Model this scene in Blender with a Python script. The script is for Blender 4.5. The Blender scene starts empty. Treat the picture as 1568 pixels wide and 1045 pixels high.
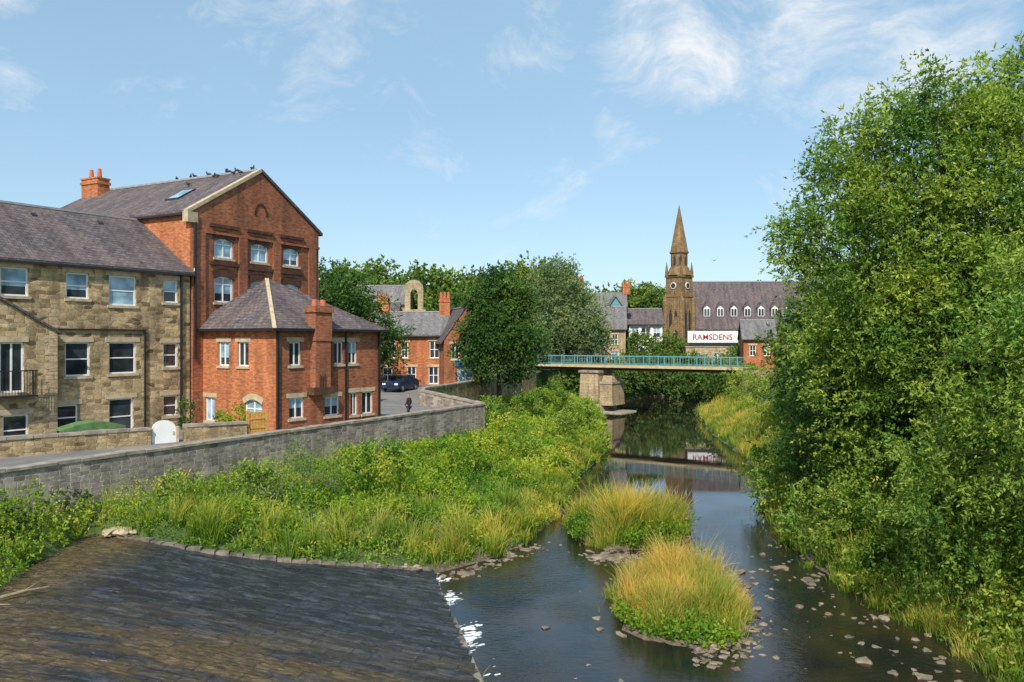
import bpy, bmesh, math, random
import numpy as np
from mathutils import Vector
random.seed(4)
sc=bpy.context.scene
COL=sc.collection
# ------------------------------------------------------------------ materials
def new_mat(name):
    m=bpy.data.materials.new(name); m.use_nodes=True
    nt=m.node_tree; return m,nt,nt.nodes,nt.links,nt.nodes['Principled BSDF']
def ramp(N,stops,interp='LINEAR'):
    r=N.new('ShaderNodeValToRGB'); cr=r.color_ramp; cr.interpolation=interp
    while len(cr.elements)<len(stops): cr.elements.new(0.5)
    for e,(p,c) in zip(cr.elements,stops):
        e.position=p; e.color=(c[0],c[1],c[2],1)
    return r
def noise(N,L,vec,scale,detail=4,rough=.55,dist=0):
    n=N.new('ShaderNodeTexNoise'); n.inputs['Scale'].default_value=scale
    n.inputs['Detail'].default_value=detail; n.inputs['Roughness'].default_value=rough
    n.inputs['Distortion'].default_value=dist
    if vec is not None: L.new(vec,n.inputs['Vector'])
    return n
def mapping(N,L,vec,scale=(1,1,1),rot=(0,0,0)):
    m=N.new('ShaderNodeMapping'); m.inputs['Scale'].default_value=scale; m.inputs['Rotation'].default_value=rot
    L.new(vec,m.inputs['Vector']); return m.outputs[0]
def mix(N,L,fac,a,b,mode='MIX'):
    x=N.new('ShaderNodeMixRGB'); x.blend_type=mode
    for i,s in ((0,fac),(1,a),(2,b)):
        if isinstance(s,(int,float)): x.inputs[i].default_value=s
        elif isinstance(s,tuple): x.inputs[i].default_value=(s[0],s[1],s[2],1)
        else: L.new(s,x.inputs[i])
    return x.outputs[0]
def bump(N,L,h,B,strength=.4,dist=.02):
    b=N.new('ShaderNodeBump'); b.inputs['Strength'].default_value=strength; b.inputs['Distance'].default_value=dist
    L.new(h,b.inputs['Height']); L.new(b.outputs[0],B.inputs['Normal'])
def mat_plain(name,col,rough=.6,var=.25,scale=3,metal=0,spec=.5):
    m,nt,N,L,B=new_mat(name); tc=N.new('ShaderNodeTexCoord')
    n=noise(N,L,tc.outputs['Object'],scale)
    d=tuple(c*(1-var) for c in col); u=tuple(min(1,c*(1+var)) for c in col)
    r=ramp(N,[(.3,d),(.7,u)]); L.new(n.outputs[0],r.inputs[0]); L.new(r.outputs[0],B.inputs['Base Color'])
    B.inputs['Roughness'].default_value=rough; B.inputs['Metallic'].default_value=metal
    B.inputs['Specular IOR Level'].default_value=spec
    return m
def mat_brick(name,c1,c2,mortar,w=.23,h=.078,ms=.009,dirt=(.10,.07,.05),dirtamt=.6,bs=.4):
    m,nt,N,L,B=new_mat(name); tc=N.new('ShaderNodeTexCoord'); uv=tc.outputs['UV']
    b=N.new('ShaderNodeTexBrick'); L.new(uv,b.inputs['Vector'])
    b.inputs['Scale'].default_value=1; b.inputs['Brick Width'].default_value=w; b.inputs['Row Height'].default_value=h
    b.inputs['Mortar Size'].default_value=ms; b.inputs['Bias'].default_value=0
    b.inputs['Color1'].default_value=(*c1,1); b.inputs['Color2'].default_value=(*c2,1); b.inputs['Mortar'].default_value=(*mortar,1)
    n1=noise(N,L,uv,.55,6,.65); r1=ramp(N,[(.42,(0,0,0)),(.72,(1,1,1))]); L.new(n1.outputs[0],r1.inputs[0])
    f=N.new('ShaderNodeMath'); f.operation='MULTIPLY'; f.inputs[1].default_value=dirtamt; L.new(r1.outputs[0],f.inputs[0])
    c=mix(N,L,f.outputs[0],b.outputs['Color'],dirt)
    n2=noise(N,L,mapping(N,L,uv,(3.1,9,1)),1,3,.7); r2=ramp(N,[(.3,(.55,.54,.54)),(.7,(1.4,1.38,1.35))]); L.new(n2.outputs[0],r2.inputs[0])
    c=mix(N,L,1.0,c,r2.outputs[0],'MULTIPLY'); 
    n4=noise(N,L,mapping(N,L,uv,(1.6,.16,1)),1,4,.6); r4=ramp(N,[(.35,(.72,.72,.74)),(.6,(1.08,1.08,1.08))]); L.new(n4.outputs[0],r4.inputs[0])
    c=mix(N,L,1.0,c,r4.outputs[0],'MULTIPLY'); L.new(c,B.inputs['Base Color'])
    B.inputs['Roughness'].default_value=.85; B.inputs['Specular IOR Level'].default_value=.2
    bump(N,L,b.outputs['Fac'],B,bs,.01)
    return m
def mat_rubble(name,cols,mortar,w=.42,h=.2,edge=.07,rnd=.75,dirt=(.06,.05,.04),da=.5):
    m,nt,N,L,B=new_mat(name); tc=N.new('ShaderNodeTexCoord'); uv=tc.outputs['UV']
    v=mapping(N,L,uv,(1/w,1/h,1))
    a=N.new('ShaderNodeTexVoronoi'); a.voronoi_dimensions='2D'; a.distance='CHEBYCHEV'; a.inputs['Scale'].default_value=1; a.inputs['Randomness'].default_value=rnd; L.new(v,a.inputs['Vector'])
    e=N.new('ShaderNodeTexVoronoi'); e.voronoi_dimensions='2D'; e.feature='F2'; e.distance='CHEBYCHEV'; e.inputs['Scale'].default_value=1; e.inputs['Randomness'].default_value=rnd; L.new(v,e.inputs['Vector'])
    s=N.new('ShaderNodeSeparateColor'); L.new(a.outputs['Color'],s.inputs[0])
    k=len(cols); r=ramp(N,[(i/(k-1),c) for i,c in enumerate(cols)]); L.new(s.outputs[0],r.inputs[0])
    df=N.new('ShaderNodeMath'); df.operation='SUBTRACT'; L.new(e.outputs['Distance'],df.inputs[0]); L.new(a.outputs['Distance'],df.inputs[1])
    er=ramp(N,[(edge*.4,(0,0,0)),(edge*1.6,(1,1,1))]); L.new(df.outputs[0],er.inputs[0])
    c=mix(N,L,er.outputs[0],mortar,r.outputs[0])
    n1=noise(N,L,uv,.4,6,.65); r1=ramp(N,[(.45,(0,0,0)),(.75,(da,da,da))]); L.new(n1.outputs[0],r1.inputs[0])
    c=mix(N,L,r1.outputs[0],c,dirt)
    n2=noise(N,L,uv,9,3); r2=ramp(N,[(.3,(.75,.75,.75)),(.7,(1.2,1.2,1.2))]); L.new(n2.outputs[0],r2.inputs[0])
    c=mix(N,L,1.0,c,r2.outputs[0],'MULTIPLY')
    n4=noise(N,L,mapping(N,L,uv,(1.1,.25,1)),1,5,.65); r4=ramp(N,[(.35,(.62,.62,.64)),(.6,(1.1,1.1,1.1))]); L.new(n4.outputs[0],r4.inputs[0])
    c=mix(N,L,1.0,c,r4.outputs[0],'MULTIPLY'); L.new(c,B.inputs['Base Color'])
    B.inputs['Roughness'].default_value=.9; B.inputs['Specular IOR Level'].default_value=.2
    bump(N,L,er.outputs[0],B,.6,.03)
    return m
M={}
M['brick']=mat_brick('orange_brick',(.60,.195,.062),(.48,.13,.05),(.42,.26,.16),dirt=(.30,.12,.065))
M['mill']=mat_brick('weathered_brick',(.46,.155,.066),(.33,.10,.052),(.33,.21,.14),dirt=(.16,.08,.052),dirtamt=.75)  # weathered brick, also the duller copy for wall faces turned from the sun
M['brickdark']=mat_brick('dark_brick',(.12,.045,.03),(.09,.035,.03),(.14,.09,.07))
M['stone']=mat_rubble('sandstone_rubble',[(.13,.09,.05),(.46,.33,.17),(.60,.44,.24),(.22,.15,.08),(.64,.48,.27),(.38,.30,.18)],(.44,.35,.21),da=.4)
M['wall']=mat_rubble('river_wall_stone',[(.22,.18,.16),(.43,.37,.30),(.33,.27,.24),(.26,.22,.20),(.52,.45,.37),(.36,.29,.27)],(.56,.50,.42),w=.40,h=.16,edge=.06,rnd=.5,dirt=(.15,.13,.10),da=.6)
M['garden']=mat_rubble('garden_wall_stone',[(.20,.14,.07),(.48,.36,.19),(.34,.25,.13),(.56,.43,.25)],(.36,.28,.18),w=.4,h=.16)
M['ashlar']=mat_brick('ashlar_stone',(.54,.43,.27),(.42,.33,.20),(.30,.23,.15),w=.8,h=.38,ms=.015,dirt=(.20,.15,.11))
M['church']=mat_brick('church_stone',(.36,.235,.11),(.25,.165,.08),(.17,.12,.07),w=.9,h=.4,ms=.03,dirt=(.07,.055,.04),dirtamt=.8)
M['slate']=mat_brick('slate_roof',(.165,.14,.145),(.10,.088,.098),(.045,.042,.045),w=.32,h=.24,ms=.014,dirt=(.22,.165,.145),dirtamt=.5,bs=.8)
M['slate2']=mat_brick('grey_slate',(.23,.225,.23),(.17,.17,.18),(.08,.08,.08),w=.32,h=.24,ms=.014,dirt=(.15,.14,.11),dirtamt=.4)
M['trim']=mat_plain('stone_trim',(.48,.39,.26),.85,.25)
M['coping']=mat_plain('coping_stone',(.31,.27,.22),.9,.4,2)
M['white']=mat_plain('white_paint',(.80,.81,.80),.4,.05)
M['black']=mat_plain('black_iron',(.02,.02,.022),.4,.2)
M['lead']=mat_plain('lead_flashing',(.30,.30,.31),.5,.2)
M['pot']=mat_plain('terracotta',(.50,.14,.06),.8,.2)
M['teal']=mat_plain('teal_paint',(.12,.30,.33),.5,.2)
M['cream']=mat_plain('cream_girder',(.50,.42,.24),.6,.2)
M['rust']=mat_plain('rusty_steel',(.09,.04,.022),.8,.4)
M['wood']=mat_plain('oak_gate',(.50,.27,.07),.6,.25,8)
M['concrete']=mat_plain('concrete',(.27,.24,.19),.9,.35,1.5)
M['darkslab']=mat_plain('shadow_board',(.03,.03,.03),.7,.2)  # plain near-black panels: church windows, lantern openings, clock dials, porch opening
def mat_glass(name,c,r=.06):
    m,nt,N,L,B=new_mat(name); tc=N.new('ShaderNodeTexCoord'); n=noise(N,L,tc.outputs['Object'],1.3,2)
    rr=ramp(N,[(.35,tuple(x*.55 for x in c)),(.65,tuple(x*1.3 for x in c))]); L.new(n.outputs[0],rr.inputs[0]); L.new(rr.outputs[0],B.inputs['Base Color'])
    B.inputs['Roughness'].default_value=r; B.inputs['Specular IOR Level'].default_value=.8; return m
M['glass']=mat_glass('window_glass',(.035,.045,.055)); M['glass2']=mat_glass('window_glass_blinds',(.30,.46,.58))  # second glass: sky reflection painted pale blue, shaped like a part-drawn blind
M['road']=mat_plain('asphalt',(.19,.185,.18),.9,.25,.8)
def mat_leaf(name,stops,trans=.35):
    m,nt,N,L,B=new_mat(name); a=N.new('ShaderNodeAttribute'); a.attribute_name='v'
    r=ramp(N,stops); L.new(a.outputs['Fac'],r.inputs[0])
    g=N.new('ShaderNodeNewGeometry'); n=noise(N,L,g.outputs['Position'],.35,3)
    r2=ramp(N,[(.3,(.60,.78,.8)),(.7,(1.38,1.15,.92))]); L.new(n.outputs[0],r2.inputs[0])
    c=mix(N,L,1.0,r.outputs[0],r2.outputs[0],'MULTIPLY'); L.new(c,B.inputs['Base Color'])
    B.inputs['Roughness'].default_value=.55; B.inputs['Specular IOR Level'].default_value=.22
    t=N.new('ShaderNodeBsdfTranslucent'); c2=mix(N,L,1.0,c,(1.5,1.6,.6),'MULTIPLY'); L.new(c2,t.inputs[0])
    ms=N.new('ShaderNodeMixShader'); ms.inputs[0].default_value=trans
    L.new(B.outputs[0],ms.inputs[1]); L.new(t.outputs[0],ms.inputs[2]); L.new(ms.outputs[0],N['Material Output'].inputs[0]); return m
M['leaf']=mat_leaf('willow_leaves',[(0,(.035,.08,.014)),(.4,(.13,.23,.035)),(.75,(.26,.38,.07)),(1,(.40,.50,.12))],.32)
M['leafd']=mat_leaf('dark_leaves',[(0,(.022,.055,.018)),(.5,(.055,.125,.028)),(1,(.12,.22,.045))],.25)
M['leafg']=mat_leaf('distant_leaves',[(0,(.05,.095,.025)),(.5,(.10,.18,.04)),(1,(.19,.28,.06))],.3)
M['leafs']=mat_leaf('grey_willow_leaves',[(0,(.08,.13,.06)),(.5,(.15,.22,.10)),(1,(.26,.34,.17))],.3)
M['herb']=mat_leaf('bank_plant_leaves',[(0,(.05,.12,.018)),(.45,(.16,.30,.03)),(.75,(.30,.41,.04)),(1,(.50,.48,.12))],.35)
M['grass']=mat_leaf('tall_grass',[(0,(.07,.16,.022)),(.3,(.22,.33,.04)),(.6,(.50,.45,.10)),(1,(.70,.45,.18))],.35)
M['bark']=mat_plain('bark',(.09,.065,.045),.9,.4,6)
# ------------------------------------------------------------------ helpers
class Fr:
    def __init__(s,x,y,ux,uy):
        l=math.hypot(ux,uy); s.x,s.y,s.ux,s.uy=x,y,ux/l,uy/l; s.nx,s.ny=s.uy,-s.ux
    def p(s,a,d,z): return (s.x+s.ux*a+s.nx*d, s.y+s.uy*a+s.ny*d, z)
    def off(s,a,d): q=s.p(a,d,0); return Fr(q[0],q[1],s.ux,s.uy)
    def right(s,W): q=s.p(W,0,0); return Fr(q[0],q[1],-s.nx,-s.ny)
    def left(s,Dp): q=s.p(0,-Dp,0); return Fr(q[0],q[1],s.nx,s.ny)
def empty(name):
    o=bpy.data.objects.new(name,None); COL.objects.link(o); return o
class MB:
    def __init__(s): s.v=[];s.f=[];s.m=[]
    def poly(s,pts,mi=0):
        b=len(s.v); s.v+= [tuple(p) for p in pts]; s.f.append(tuple(range(b,b+len(pts)))); s.m.append(mi)
    def hexa(s,c,mi=0):
        b=len(s.v); s.v+=[tuple(p) for p in c]
        for q in ((0,3,2,1),(4,5,6,7),(0,1,5,4),(1,2,6,5),(2,3,7,6),(3,0,4,7)):
            s.f.append(tuple(b+i for i in q)); s.m.append(mi)
    def box(s,fr,a0,a1,d0,d1,z0,z1,mi=0):
        s.hexa([fr.p(a0,d1,z0),fr.p(a1,d1,z0),fr.p(a1,d0,z0),fr.p(a0,d0,z0),fr.p(a0,d1,z1),fr.p(a1,d1,z1),fr.p(a1,d0,z1),fr.p(a0,d0,z1)],mi)
    def slab(s,pts,t,mi=0):
        lo=[(p[0],p[1],p[2]-t) for p in pts]; n=len(pts)
        s.poly(pts,mi); s.poly(lo[::-1],mi)
        for i in range(n):
            j=(i+1)%n; s.poly([lo[i],lo[j],pts[j],pts[i]],mi)
    def prism(s,fr,az,d0,d1,mi=0):
        f=[fr.p(a,d1,z) for a,z in az]; b=[fr.p(a,d0,z) for a,z in az]; n=len(az)
        s.poly(f,mi); s.poly(b[::-1],mi)
        for i in range(n):
            j=(i+1)%n; s.poly([b[i],b[j],f[j],f[i]],mi)
    def cyl(s,x,y,z0,z1,r0,r1,n=8,mi=0,rot=0):
        A=[(x+r0*math.cos(rot+2*math.pi*i/n),y+r0*math.sin(rot+2*math.pi*i/n),z0) for i in range(n)]
        Bq=[(x+r1*math.cos(rot+2*math.pi*i/n),y+r1*math.sin(rot+2*math.pi*i/n),z1) for i in range(n)]
        for i in range(n):
            j=(i+1)%n; s.poly([A[i],A[j],Bq[j],Bq[i]],mi)
        s.poly(Bq,mi); s.poly(A[::-1],mi)
    def wall(s,fr,a0,a1,z0,z1,ops=(),mi=0,rev=.16):
        As=sorted(set([a0,a1]+[o[0] for o in ops]+[o[1] for o in ops])); Zs=sorted(set([z0,z1]+[o[2] for o in ops]+[o[3] for o in ops]))
        for i in range(len(As)-1):
            for j in range(len(Zs)-1):
                ca=(As[i]+As[i+1])/2; cz=(Zs[j]+Zs[j+1])/2
                if any(o[0]<ca<o[1] and o[2]<cz<o[3] for o in ops): continue
                s.poly([fr.p(As[i],0,Zs[j]),fr.p(As[i+1],0,Zs[j]),fr.p(As[i+1],0,Zs[j+1]),fr.p(As[i],0,Zs[j+1])],mi)
        for o in ops:
            c=[(o[0],o[2]),(o[1],o[2]),(o[1],o[3]),(o[0],o[3])]
            for k in range(4):
                p,q=c[k],c[(k+1)%4]
                s.poly([fr.p(p[0],0,p[1]),fr.p(q[0],0,q[1]),fr.p(q[0],-rev,q[1]),fr.p(p[0],-rev,p[1])],mi)
    def obj(s,name,mats,parent=None,smooth=False):
        me=bpy.data.meshes.new(name); me.from_pydata(s.v,[],s.f)
        for m in mats: me.materials.append(m)
        me.polygons.foreach_set('material_index',s.m)
        me.update()
        uv=me.uv_layers.new(name='UVMap').data
        Z=Vector((0,0,1))
        for p in me.polygons:
            n=p.normal; t=Z.cross(n)
            if t.length<1e-3: t=Vector((1,0,0))
            t.normalize(); b=n.cross(t)
            for li in p.loop_indices:
                c=me.vertices[me.loops[li].vertex_index].co; uv[li].uv=(c.dot(t),c.dot(b))
        if smooth: me.polygons.foreach_set('use_smooth',[True]*len(me.polygons))
        o=bpy.data.objects.new(name,me); COL.objects.link(o)
        if parent: o.parent=parent
        return o
class Win:
    def __init__(s): s.f=MB(); s.g=MB(); s.t=MB()
    def add(s,fr,o,style='h',lintel=True,tm=0,blind=None,fw=.075):
        a0,a1,z0,z1=o; d0,d1=-.15,-.09
        s.f.box(fr,a0,a0+fw,d0,d1,z0,z1); s.f.box(fr,a1-fw,a1,d0,d1,z0,z1)
        s.f.box(fr,a0+fw,a1-fw,d0,d1,z0,z0+fw); s.f.box(fr,a0+fw,a1-fw,d0,d1,z1-fw,z1)
        am=(a0+a1)/2; zm=(z0+z1)/2
        if 'v' in style: s.f.box(fr,am-.04,am+.04,d0+.01,d1-.004,z0+fw,z1-fw)
        if 'h' in style: s.f.box(fr,a0+fw,a1-fw,d0+.012,d1-.008,zm-.03,zm+.03)
        if 't' in style: s.f.box(fr,a0+fw,a1-fw,d0+.012,d1-.008,z1-(z1-z0)*.32,z1-(z1-z0)*.32+.06)
        b=(random.random()<.45) if blind is None else blind  # picks panes that get the painted sky reflection
        if b:
            zz=z0+(z1-z0)*random.choice([.0,.35,.5])
            s.g.poly([fr.p(a0,-.125,zz),fr.p(a1,-.125,zz),fr.p(a1,-.125,z1),fr.p(a0,-.125,z1)],1)
            s.g.poly([fr.p(a0,-.13,z0),fr.p(a1,-.13,z0),fr.p(a1,-.13,zz+.01),fr.p(a0,-.13,zz+.01)],0)
        else: s.g.poly([fr.p(a0,-.125,z0),fr.p(a1,-.125,z0),fr.p(a1,-.125,z1),fr.p(a0,-.125,z1)],0)
        if lintel: s.t.box(fr,a0-.18,a1+.18,-.1,.025,z1+.003,z1+.24,tm)
        s.t.box(fr,a0-.1,a1+.1,-.12,.07,z0-.13,z0-.003,tm)
    def obj(s,par,frame=None,trim=None):
        if s.f.v: s.f.obj('window_frames',[frame or M['white']],par)
        if s.g.v: s.g.obj('window_panes',[M['glass'],M['glass2']],par)
        if s.t.v: s.t.obj('sills_and_lintels',[trim or M['trim']],par)
def ops(lst): return [(a-w/2,a+w/2,z0,z1) for a,w,z0,z1 in lst]
def chimney(par,x,y,z0,z1,w,d,ux,uy,npots,mat='brick',ph=.6,name='chimney'):
    fr=Fr(x,y,ux,uy); b=MB()
    b.box(fr,-w/2,w/2,-d/2,d/2,z0,z1,0); b.box(fr,-w/2-.07,w/2+.07,-d/2-.07,d/2+.07,z1-.35,z1-.18,0); b.box(fr,-w/2-.05,w/2+.05,-d/2-.05,d/2+.05,z1+.002,z1+.1,0)
    for i in range(npots):
        a=(i+.5)/npots*w-w/2; q=fr.p(a,0,0); b.cyl(q[0],q[1],z1+.1,z1+.1+ph,.16,.12,10,1)
    b.obj(name,[M[mat],M['pot']],par)
def gable_building(name,fr,W,Dp,z0,ze,zr,front=(),right=(),left=(),wm='brick',rm='slate',ridge='u',oh=.25,style='h',trim=None,extra=None):
    par=empty(name); b=MB(); w=Win()
    fR=fr.right(W); fL=fr.left(Dp); fB=Fr(*fr.p(W,-Dp,0)[:2],-fr.ux,-fr.uy)
    b.wall(fr,0,W,z0,ze,front); b.wall(fR,0,Dp,z0,ze,right); b.wall(fL,0,Dp,z0,ze,left); b.wall(fB,0,W,z0,ze)
    for f,ol in ((fr,front),(fR,right),(fL,left)):
        for o in ol: w.add(f,o,style)
    r=MB(); T=.16
    if ridge=='u':
        for f in (fR,fL): b.poly([f.p(0,0,ze),f.p(Dp,0,ze),f.p(Dp/2,0,zr)])
        s=(zr-ze)/(Dp/2)
        r.slab([fr.p(-oh,oh,ze-s*oh+T),fr.p(W+oh,oh,ze-s*oh+T),fr.p(W+oh,-Dp/2,zr+T),fr.p(-oh,-Dp/2,zr+T)],T)
        r.slab([fr.p(W+oh,-Dp-oh,ze-s*oh+T),fr.p(-oh,-Dp-oh,ze-s*oh+T),fr.p(-oh,-Dp/2,zr+T),fr.p(W+oh,-Dp/2,zr+T)],T)
        r.box(fr,-oh,W+oh,-Dp/2-.12,-Dp/2+.12,zr+T-.05,zr+T+.06,1)
        g=MB(); g.box(fr,-oh,W+oh,oh+.01,oh+.12,ze-s*oh-.06,ze-s*oh+.05); g.obj('gutter',[M['black']],par)
    else:
        for f in (fr,fB): b.poly([f.p(0,0,ze),f.p(W,0,ze),f.p(W/2,0,zr)])
        s=(zr-ze)/(W/2)
        r.slab([fr.p(-oh,oh*.3,ze-s*oh+T),fr.p(W/2,oh*.3,zr+T),fr.p(W/2,-Dp-oh,zr+T),fr.p(-oh,-Dp-oh,ze-s*oh+T)],T)
        r.slab([fr.p(W/2,oh*.3,zr+T),fr.p(W+oh,oh*.3,ze-s*oh+T),fr.p(W+oh,-Dp-oh,ze-s*oh+T),fr.p(W/2,-Dp-oh,zr+T)],T)
        r.box(fr,W/2-.12,W/2+.12,-Dp-oh,oh*.3,zr+T-.05,zr+T+.06,1)
    b.obj('walls',[M[wm]],par); r.obj('roof',[M[rm],M['lead']],par); w.obj(par,trim=trim)
    return par
# ------------------------------------------------------------------ terrain
WL=[(34,134),(22,128),(15.5,115),(10.7,99.8),(9.9,85.8),(7.8,65.4),(5.6,57),(4.4,52.8),(3.6,48),(3.1,43.4),(1.9,39.5),(.46,35.1),(-1.2,32.6),(-3.1,30.7)]
WR=[(1,5),(13.4,5),(13.2,21),(12.8,25.7),(12.1,31.6),(12.9,39.5),(16.2,49.2),(18,61.7),(19.3,76.8),(23.4,103.6),(34,119),(70,128),(70,142)]
POLY_L=WL+[(-2.87,29.4),(-.82,20.4),(.5,14)]+WR
POLY_A=[(-3.1,30.7),(-5.5,29.5),(-7.4,28.7),(-9.5,28.15),(-11.4,27.95),(-13.6,28.5),(-15.3,28.8),(-14.9,25),(-14.4,22.4),(-14.2,15),(-13.5,7),(.9,7),(-.82,20.4),(-2.87,29.4)]
EDGE=[(5,-29.5),(15,-24.2),(56.5,-2.13),(62,-7.06),(95,2.65),(108,4.5),(118,10),(132,24),(140,40),(3000,40)]
PZ=[(0,4.35),(44,4.35),(52,3.8),(62,4.0),(75,4.5),(100,4.9),(200,5.5),(3000,6)]
ZW=[(0,3.2),(27.4,3.1),(31.8,2.7),(56.5,2.25),(95,2.2),(3000,2.2)]
def interp(T,y): return np.interp(y,[t[0] for t in T],[t[1] for t in T])
def inside(poly,x,y):
    r=np.zeros(x.shape,bool); n=len(poly)
    for i in range(n):
        x0,y0=poly[i]; x1,y1=poly[(i+1)%n]
        if y0==y1: continue
        c=((y0>y)!=(y1>y))&(x<(x1-x0)*(y-y0)/(y1-y0)+x0); r^=c
    return r
def dist(poly,x,y,closed=True):
    d=np.full(x.shape,1e9); n=len(poly)
    for i in range(n if closed else n-1):
        x0,y0=poly[i]; x1,y1=poly[(i+1)%n]; dx,dy=x1-x0,y1-y0
        t=np.clip(((x-x0)*dx+(y-y0)*dy)/(dx*dx+dy*dy),0,1)
        d=np.minimum(d,np.hypot(x-x0-t*dx,y-y0-t*dy))
    return d
EN=np.array([-.975,-.222])
def apron_z(x,y):
    d=(x+.82)*EN[0]+(y-20.4)*EN[1]
    z=.22+.172*d
    return np.where(z>1.8,1.8+.22*np.tanh((z-1.8)/.35),np.maximum(z,.18))
ISL=[(5.5,37.4,2.7,3.3),(5.45,26.3,2.0,3.2)]
def sn(x,y,s=1.0,k=0):
    x=x*s+k*1.7; y=y*s-k*2.3
    return (np.sin(x*1.3+1.7*np.sin(y*.9+.5))+np.sin(y*1.7+1.3*np.sin(x*1.1+2))+.5*np.sin(x*3.1+y*2.3)+.5*np.sin(y*3.7-x*2.9+1))/3
def ground(x,y):
    x=np.asarray(x,float); y=np.asarray(y,float)
    iL=inside(POLY_L,x,y); iA=inside(POLY_A,x,y)
    dL=dist(POLY_L,x,y); dA=dist(POLY_A,x,y)
    ex=interp(EDGE,y)-.45
    dE=np.minimum(dL,dA)
    ze=np.where(dA<dL,apron_z(x,y),0.0)
    epoly=[(a[1],a[0]) for a in EDGE]
    dW=dist(epoly,x,y,False)
    s=(dE/(dE+dW+1e-6))**.75
    left=ze*(1-s)+interp(ZW,y)*s+.14*sn(x,y,.9)*np.minimum(1,dE)
    plat=interp(PZ,y)
    h=np.where(x<ex,plat,left)
    xr=np.interp(y,[p[1] for p in WR[:-1]],[p[0] for p in WR[:-1]])
    right=(x>xr-2)&~iL&~iA
    h=np.where(right,np.minimum(4.3,dL*.55)+.15*sn(x,y,.7),h)
    h=np.where(iL,-np.minimum(.7,dL*.45),h)
    for cx,cy,rx,ry in ISL:
        e=1-((x-cx)/rx)**2-((y-cy)/ry)**2+.3*sn(x,y,1.5,3)
        h=np.where(iL,np.maximum(h,np.clip(e*.5,-.7,.3)),h)
    bar=1-((x-7.7)/1.1)**2-((y-30)/4.2)**2+.35*sn(x,y,2,1); h=np.where(iL,np.maximum(h,np.clip(bar*.2-.06,-.7,.08)),h)
    h=np.where(iA,apron_z(x,y)-.35,h)
    return h
def axis(a,b,step,far):
    c=list(np.arange(a,b+1e-6,step)); s=step; v=a; lo=[]
    while v>-far: s*=1.35; v-=s; lo.append(v)
    s=step; v=c[-1]; hi=[]
    while v<far: s*=1.35; v+=s; hi.append(v)
    return np.array(lo[::-1]+c+hi)
xs=axis(-32,36,.35,2500); ys=axis(4,140,.4,2500)
X,Y=np.meshgrid(xs,ys); Zt=ground(X,Y)
nx,ny=len(xs),len(ys)
me=bpy.data.meshes.new('ground'); me.vertices.add(nx*ny); me.vertices.foreach_set('co',np.stack([X,Y,Zt],-1).astype(np.float32).ravel())
i=np.arange((ny-1)*(nx-1)); r=i//(nx-1); c=i%(nx-1); a=r*nx+c
q=np.stack([a,a+1,a+nx+1,a+nx],-1).astype(np.int32)
me.loops.add(q.size); me.loops.foreach_set('vertex_index',q.ravel()); me.polygons.add(len(q)); me.polygons.foreach_set('loop_start',np.arange(len(q))*4)
me.polygons.foreach_set('use_smooth',[True]*len(q)); me.update(calc_edges=True); me.validate()
def mat_ground():
    m,nt,N,L,B=new_mat('bank_soil_and_grass'); g=N.new('ShaderNodeNewGeometry'); P=g.outputs['Position']
    n=noise(N,L,P,.9,7,.7); r=ramp(N,[(.35,(.04,.08,.018)),(.55,(.09,.14,.03)),(.75,(.16,.17,.06))]); L.new(n.outputs[0],r.inputs[0])
    s=N.new('ShaderNodeSeparateXYZ'); L.new(P,s.inputs[0])
    mr=N.new('ShaderNodeMapRange'); mr.inputs[1].default_value=.08; mr.inputs[2].default_value=.4; L.new(s.outputs[2],mr.inputs[0])
    n2=noise(N,L,P,7,6,.7); r2=ramp(N,[(.3,(.05,.038,.02)),(.7,(.28,.22,.15))]); L.new(n2.outputs[0],r2.inputs[0])
    c=mix(N,L,mr.outputs[0],r2.outputs[0],r.outputs[0]); L.new(c,B.inputs['Base Color']); B.inputs['Roughness'].default_value=.95
    bump(N,L,n2.outputs[0],B,1,.12); return m
me.materials.append(mat_ground()); COL.objects.link(bpy.data.objects.new('ground',me))
# water
def mat_water():
    m,nt,N,L,B=new_mat('river_water'); g=N.new('ShaderNodeNewGeometry'); P=g.outputs['Position']
    n=noise(N,L,P,.3,6,.65); r=ramp(N,[(.38,(.005,.010,.014)),(.7,(.036,.025,.012))]); L.new(n.outputs[0],r.inputs[0]); L.new(r.outputs[0],B.inputs['Base Color'])
    B.inputs['Roughness'].default_value=.015; B.inputs['IOR'].default_value=1.5; B.inputs['Specular IOR Level'].default_value=.6
    a=noise(N,L,mapping(N,L,P,(1.6,3.6,1),(0,0,.15)),1.5,4,.6); a2=noise(N,L,mapping(N,L,P,(1,1.8,1),(0,0,-.3)),6,3,.6)
    h=mix(N,L,.35,a.outputs[0],a2.outputs[0])
    s=N.new('ShaderNodeSeparateXYZ'); L.new(P,s.inputs[0])
    mr=N.new('ShaderNodeMapRange'); mr.inputs[1].default_value=26; mr.inputs[2].default_value=46; mr.inputs[3].default_value=.6; mr.inputs[4].default_value=.018; L.new(s.outputs[1],mr.inputs[0])
    n3=noise(N,L,P,.22,3); r3=ramp(N,[(.4,(.25,.25,.25)),(.62,(1,1,1))]); L.new(n3.outputs[0],r3.inputs[0])
    st=mix(N,L,1.0,mr.outputs[0],r3.outputs[0],'MULTIPLY')
    b=N.new('ShaderNodeBump'); b.inputs['Distance'].default_value=.06; L.new(st,b.inputs['Strength']); L.new(h,b.inputs['Height']); L.new(b.outputs[0],B.inputs['Normal']); return m
M['water']=mat_water()
b=MB(); b.poly([(-4.5,3,0),(72,3,0),(72,145,0),(-4.5,145,0)]); b.obj('river_water',[M['water']])
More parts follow.
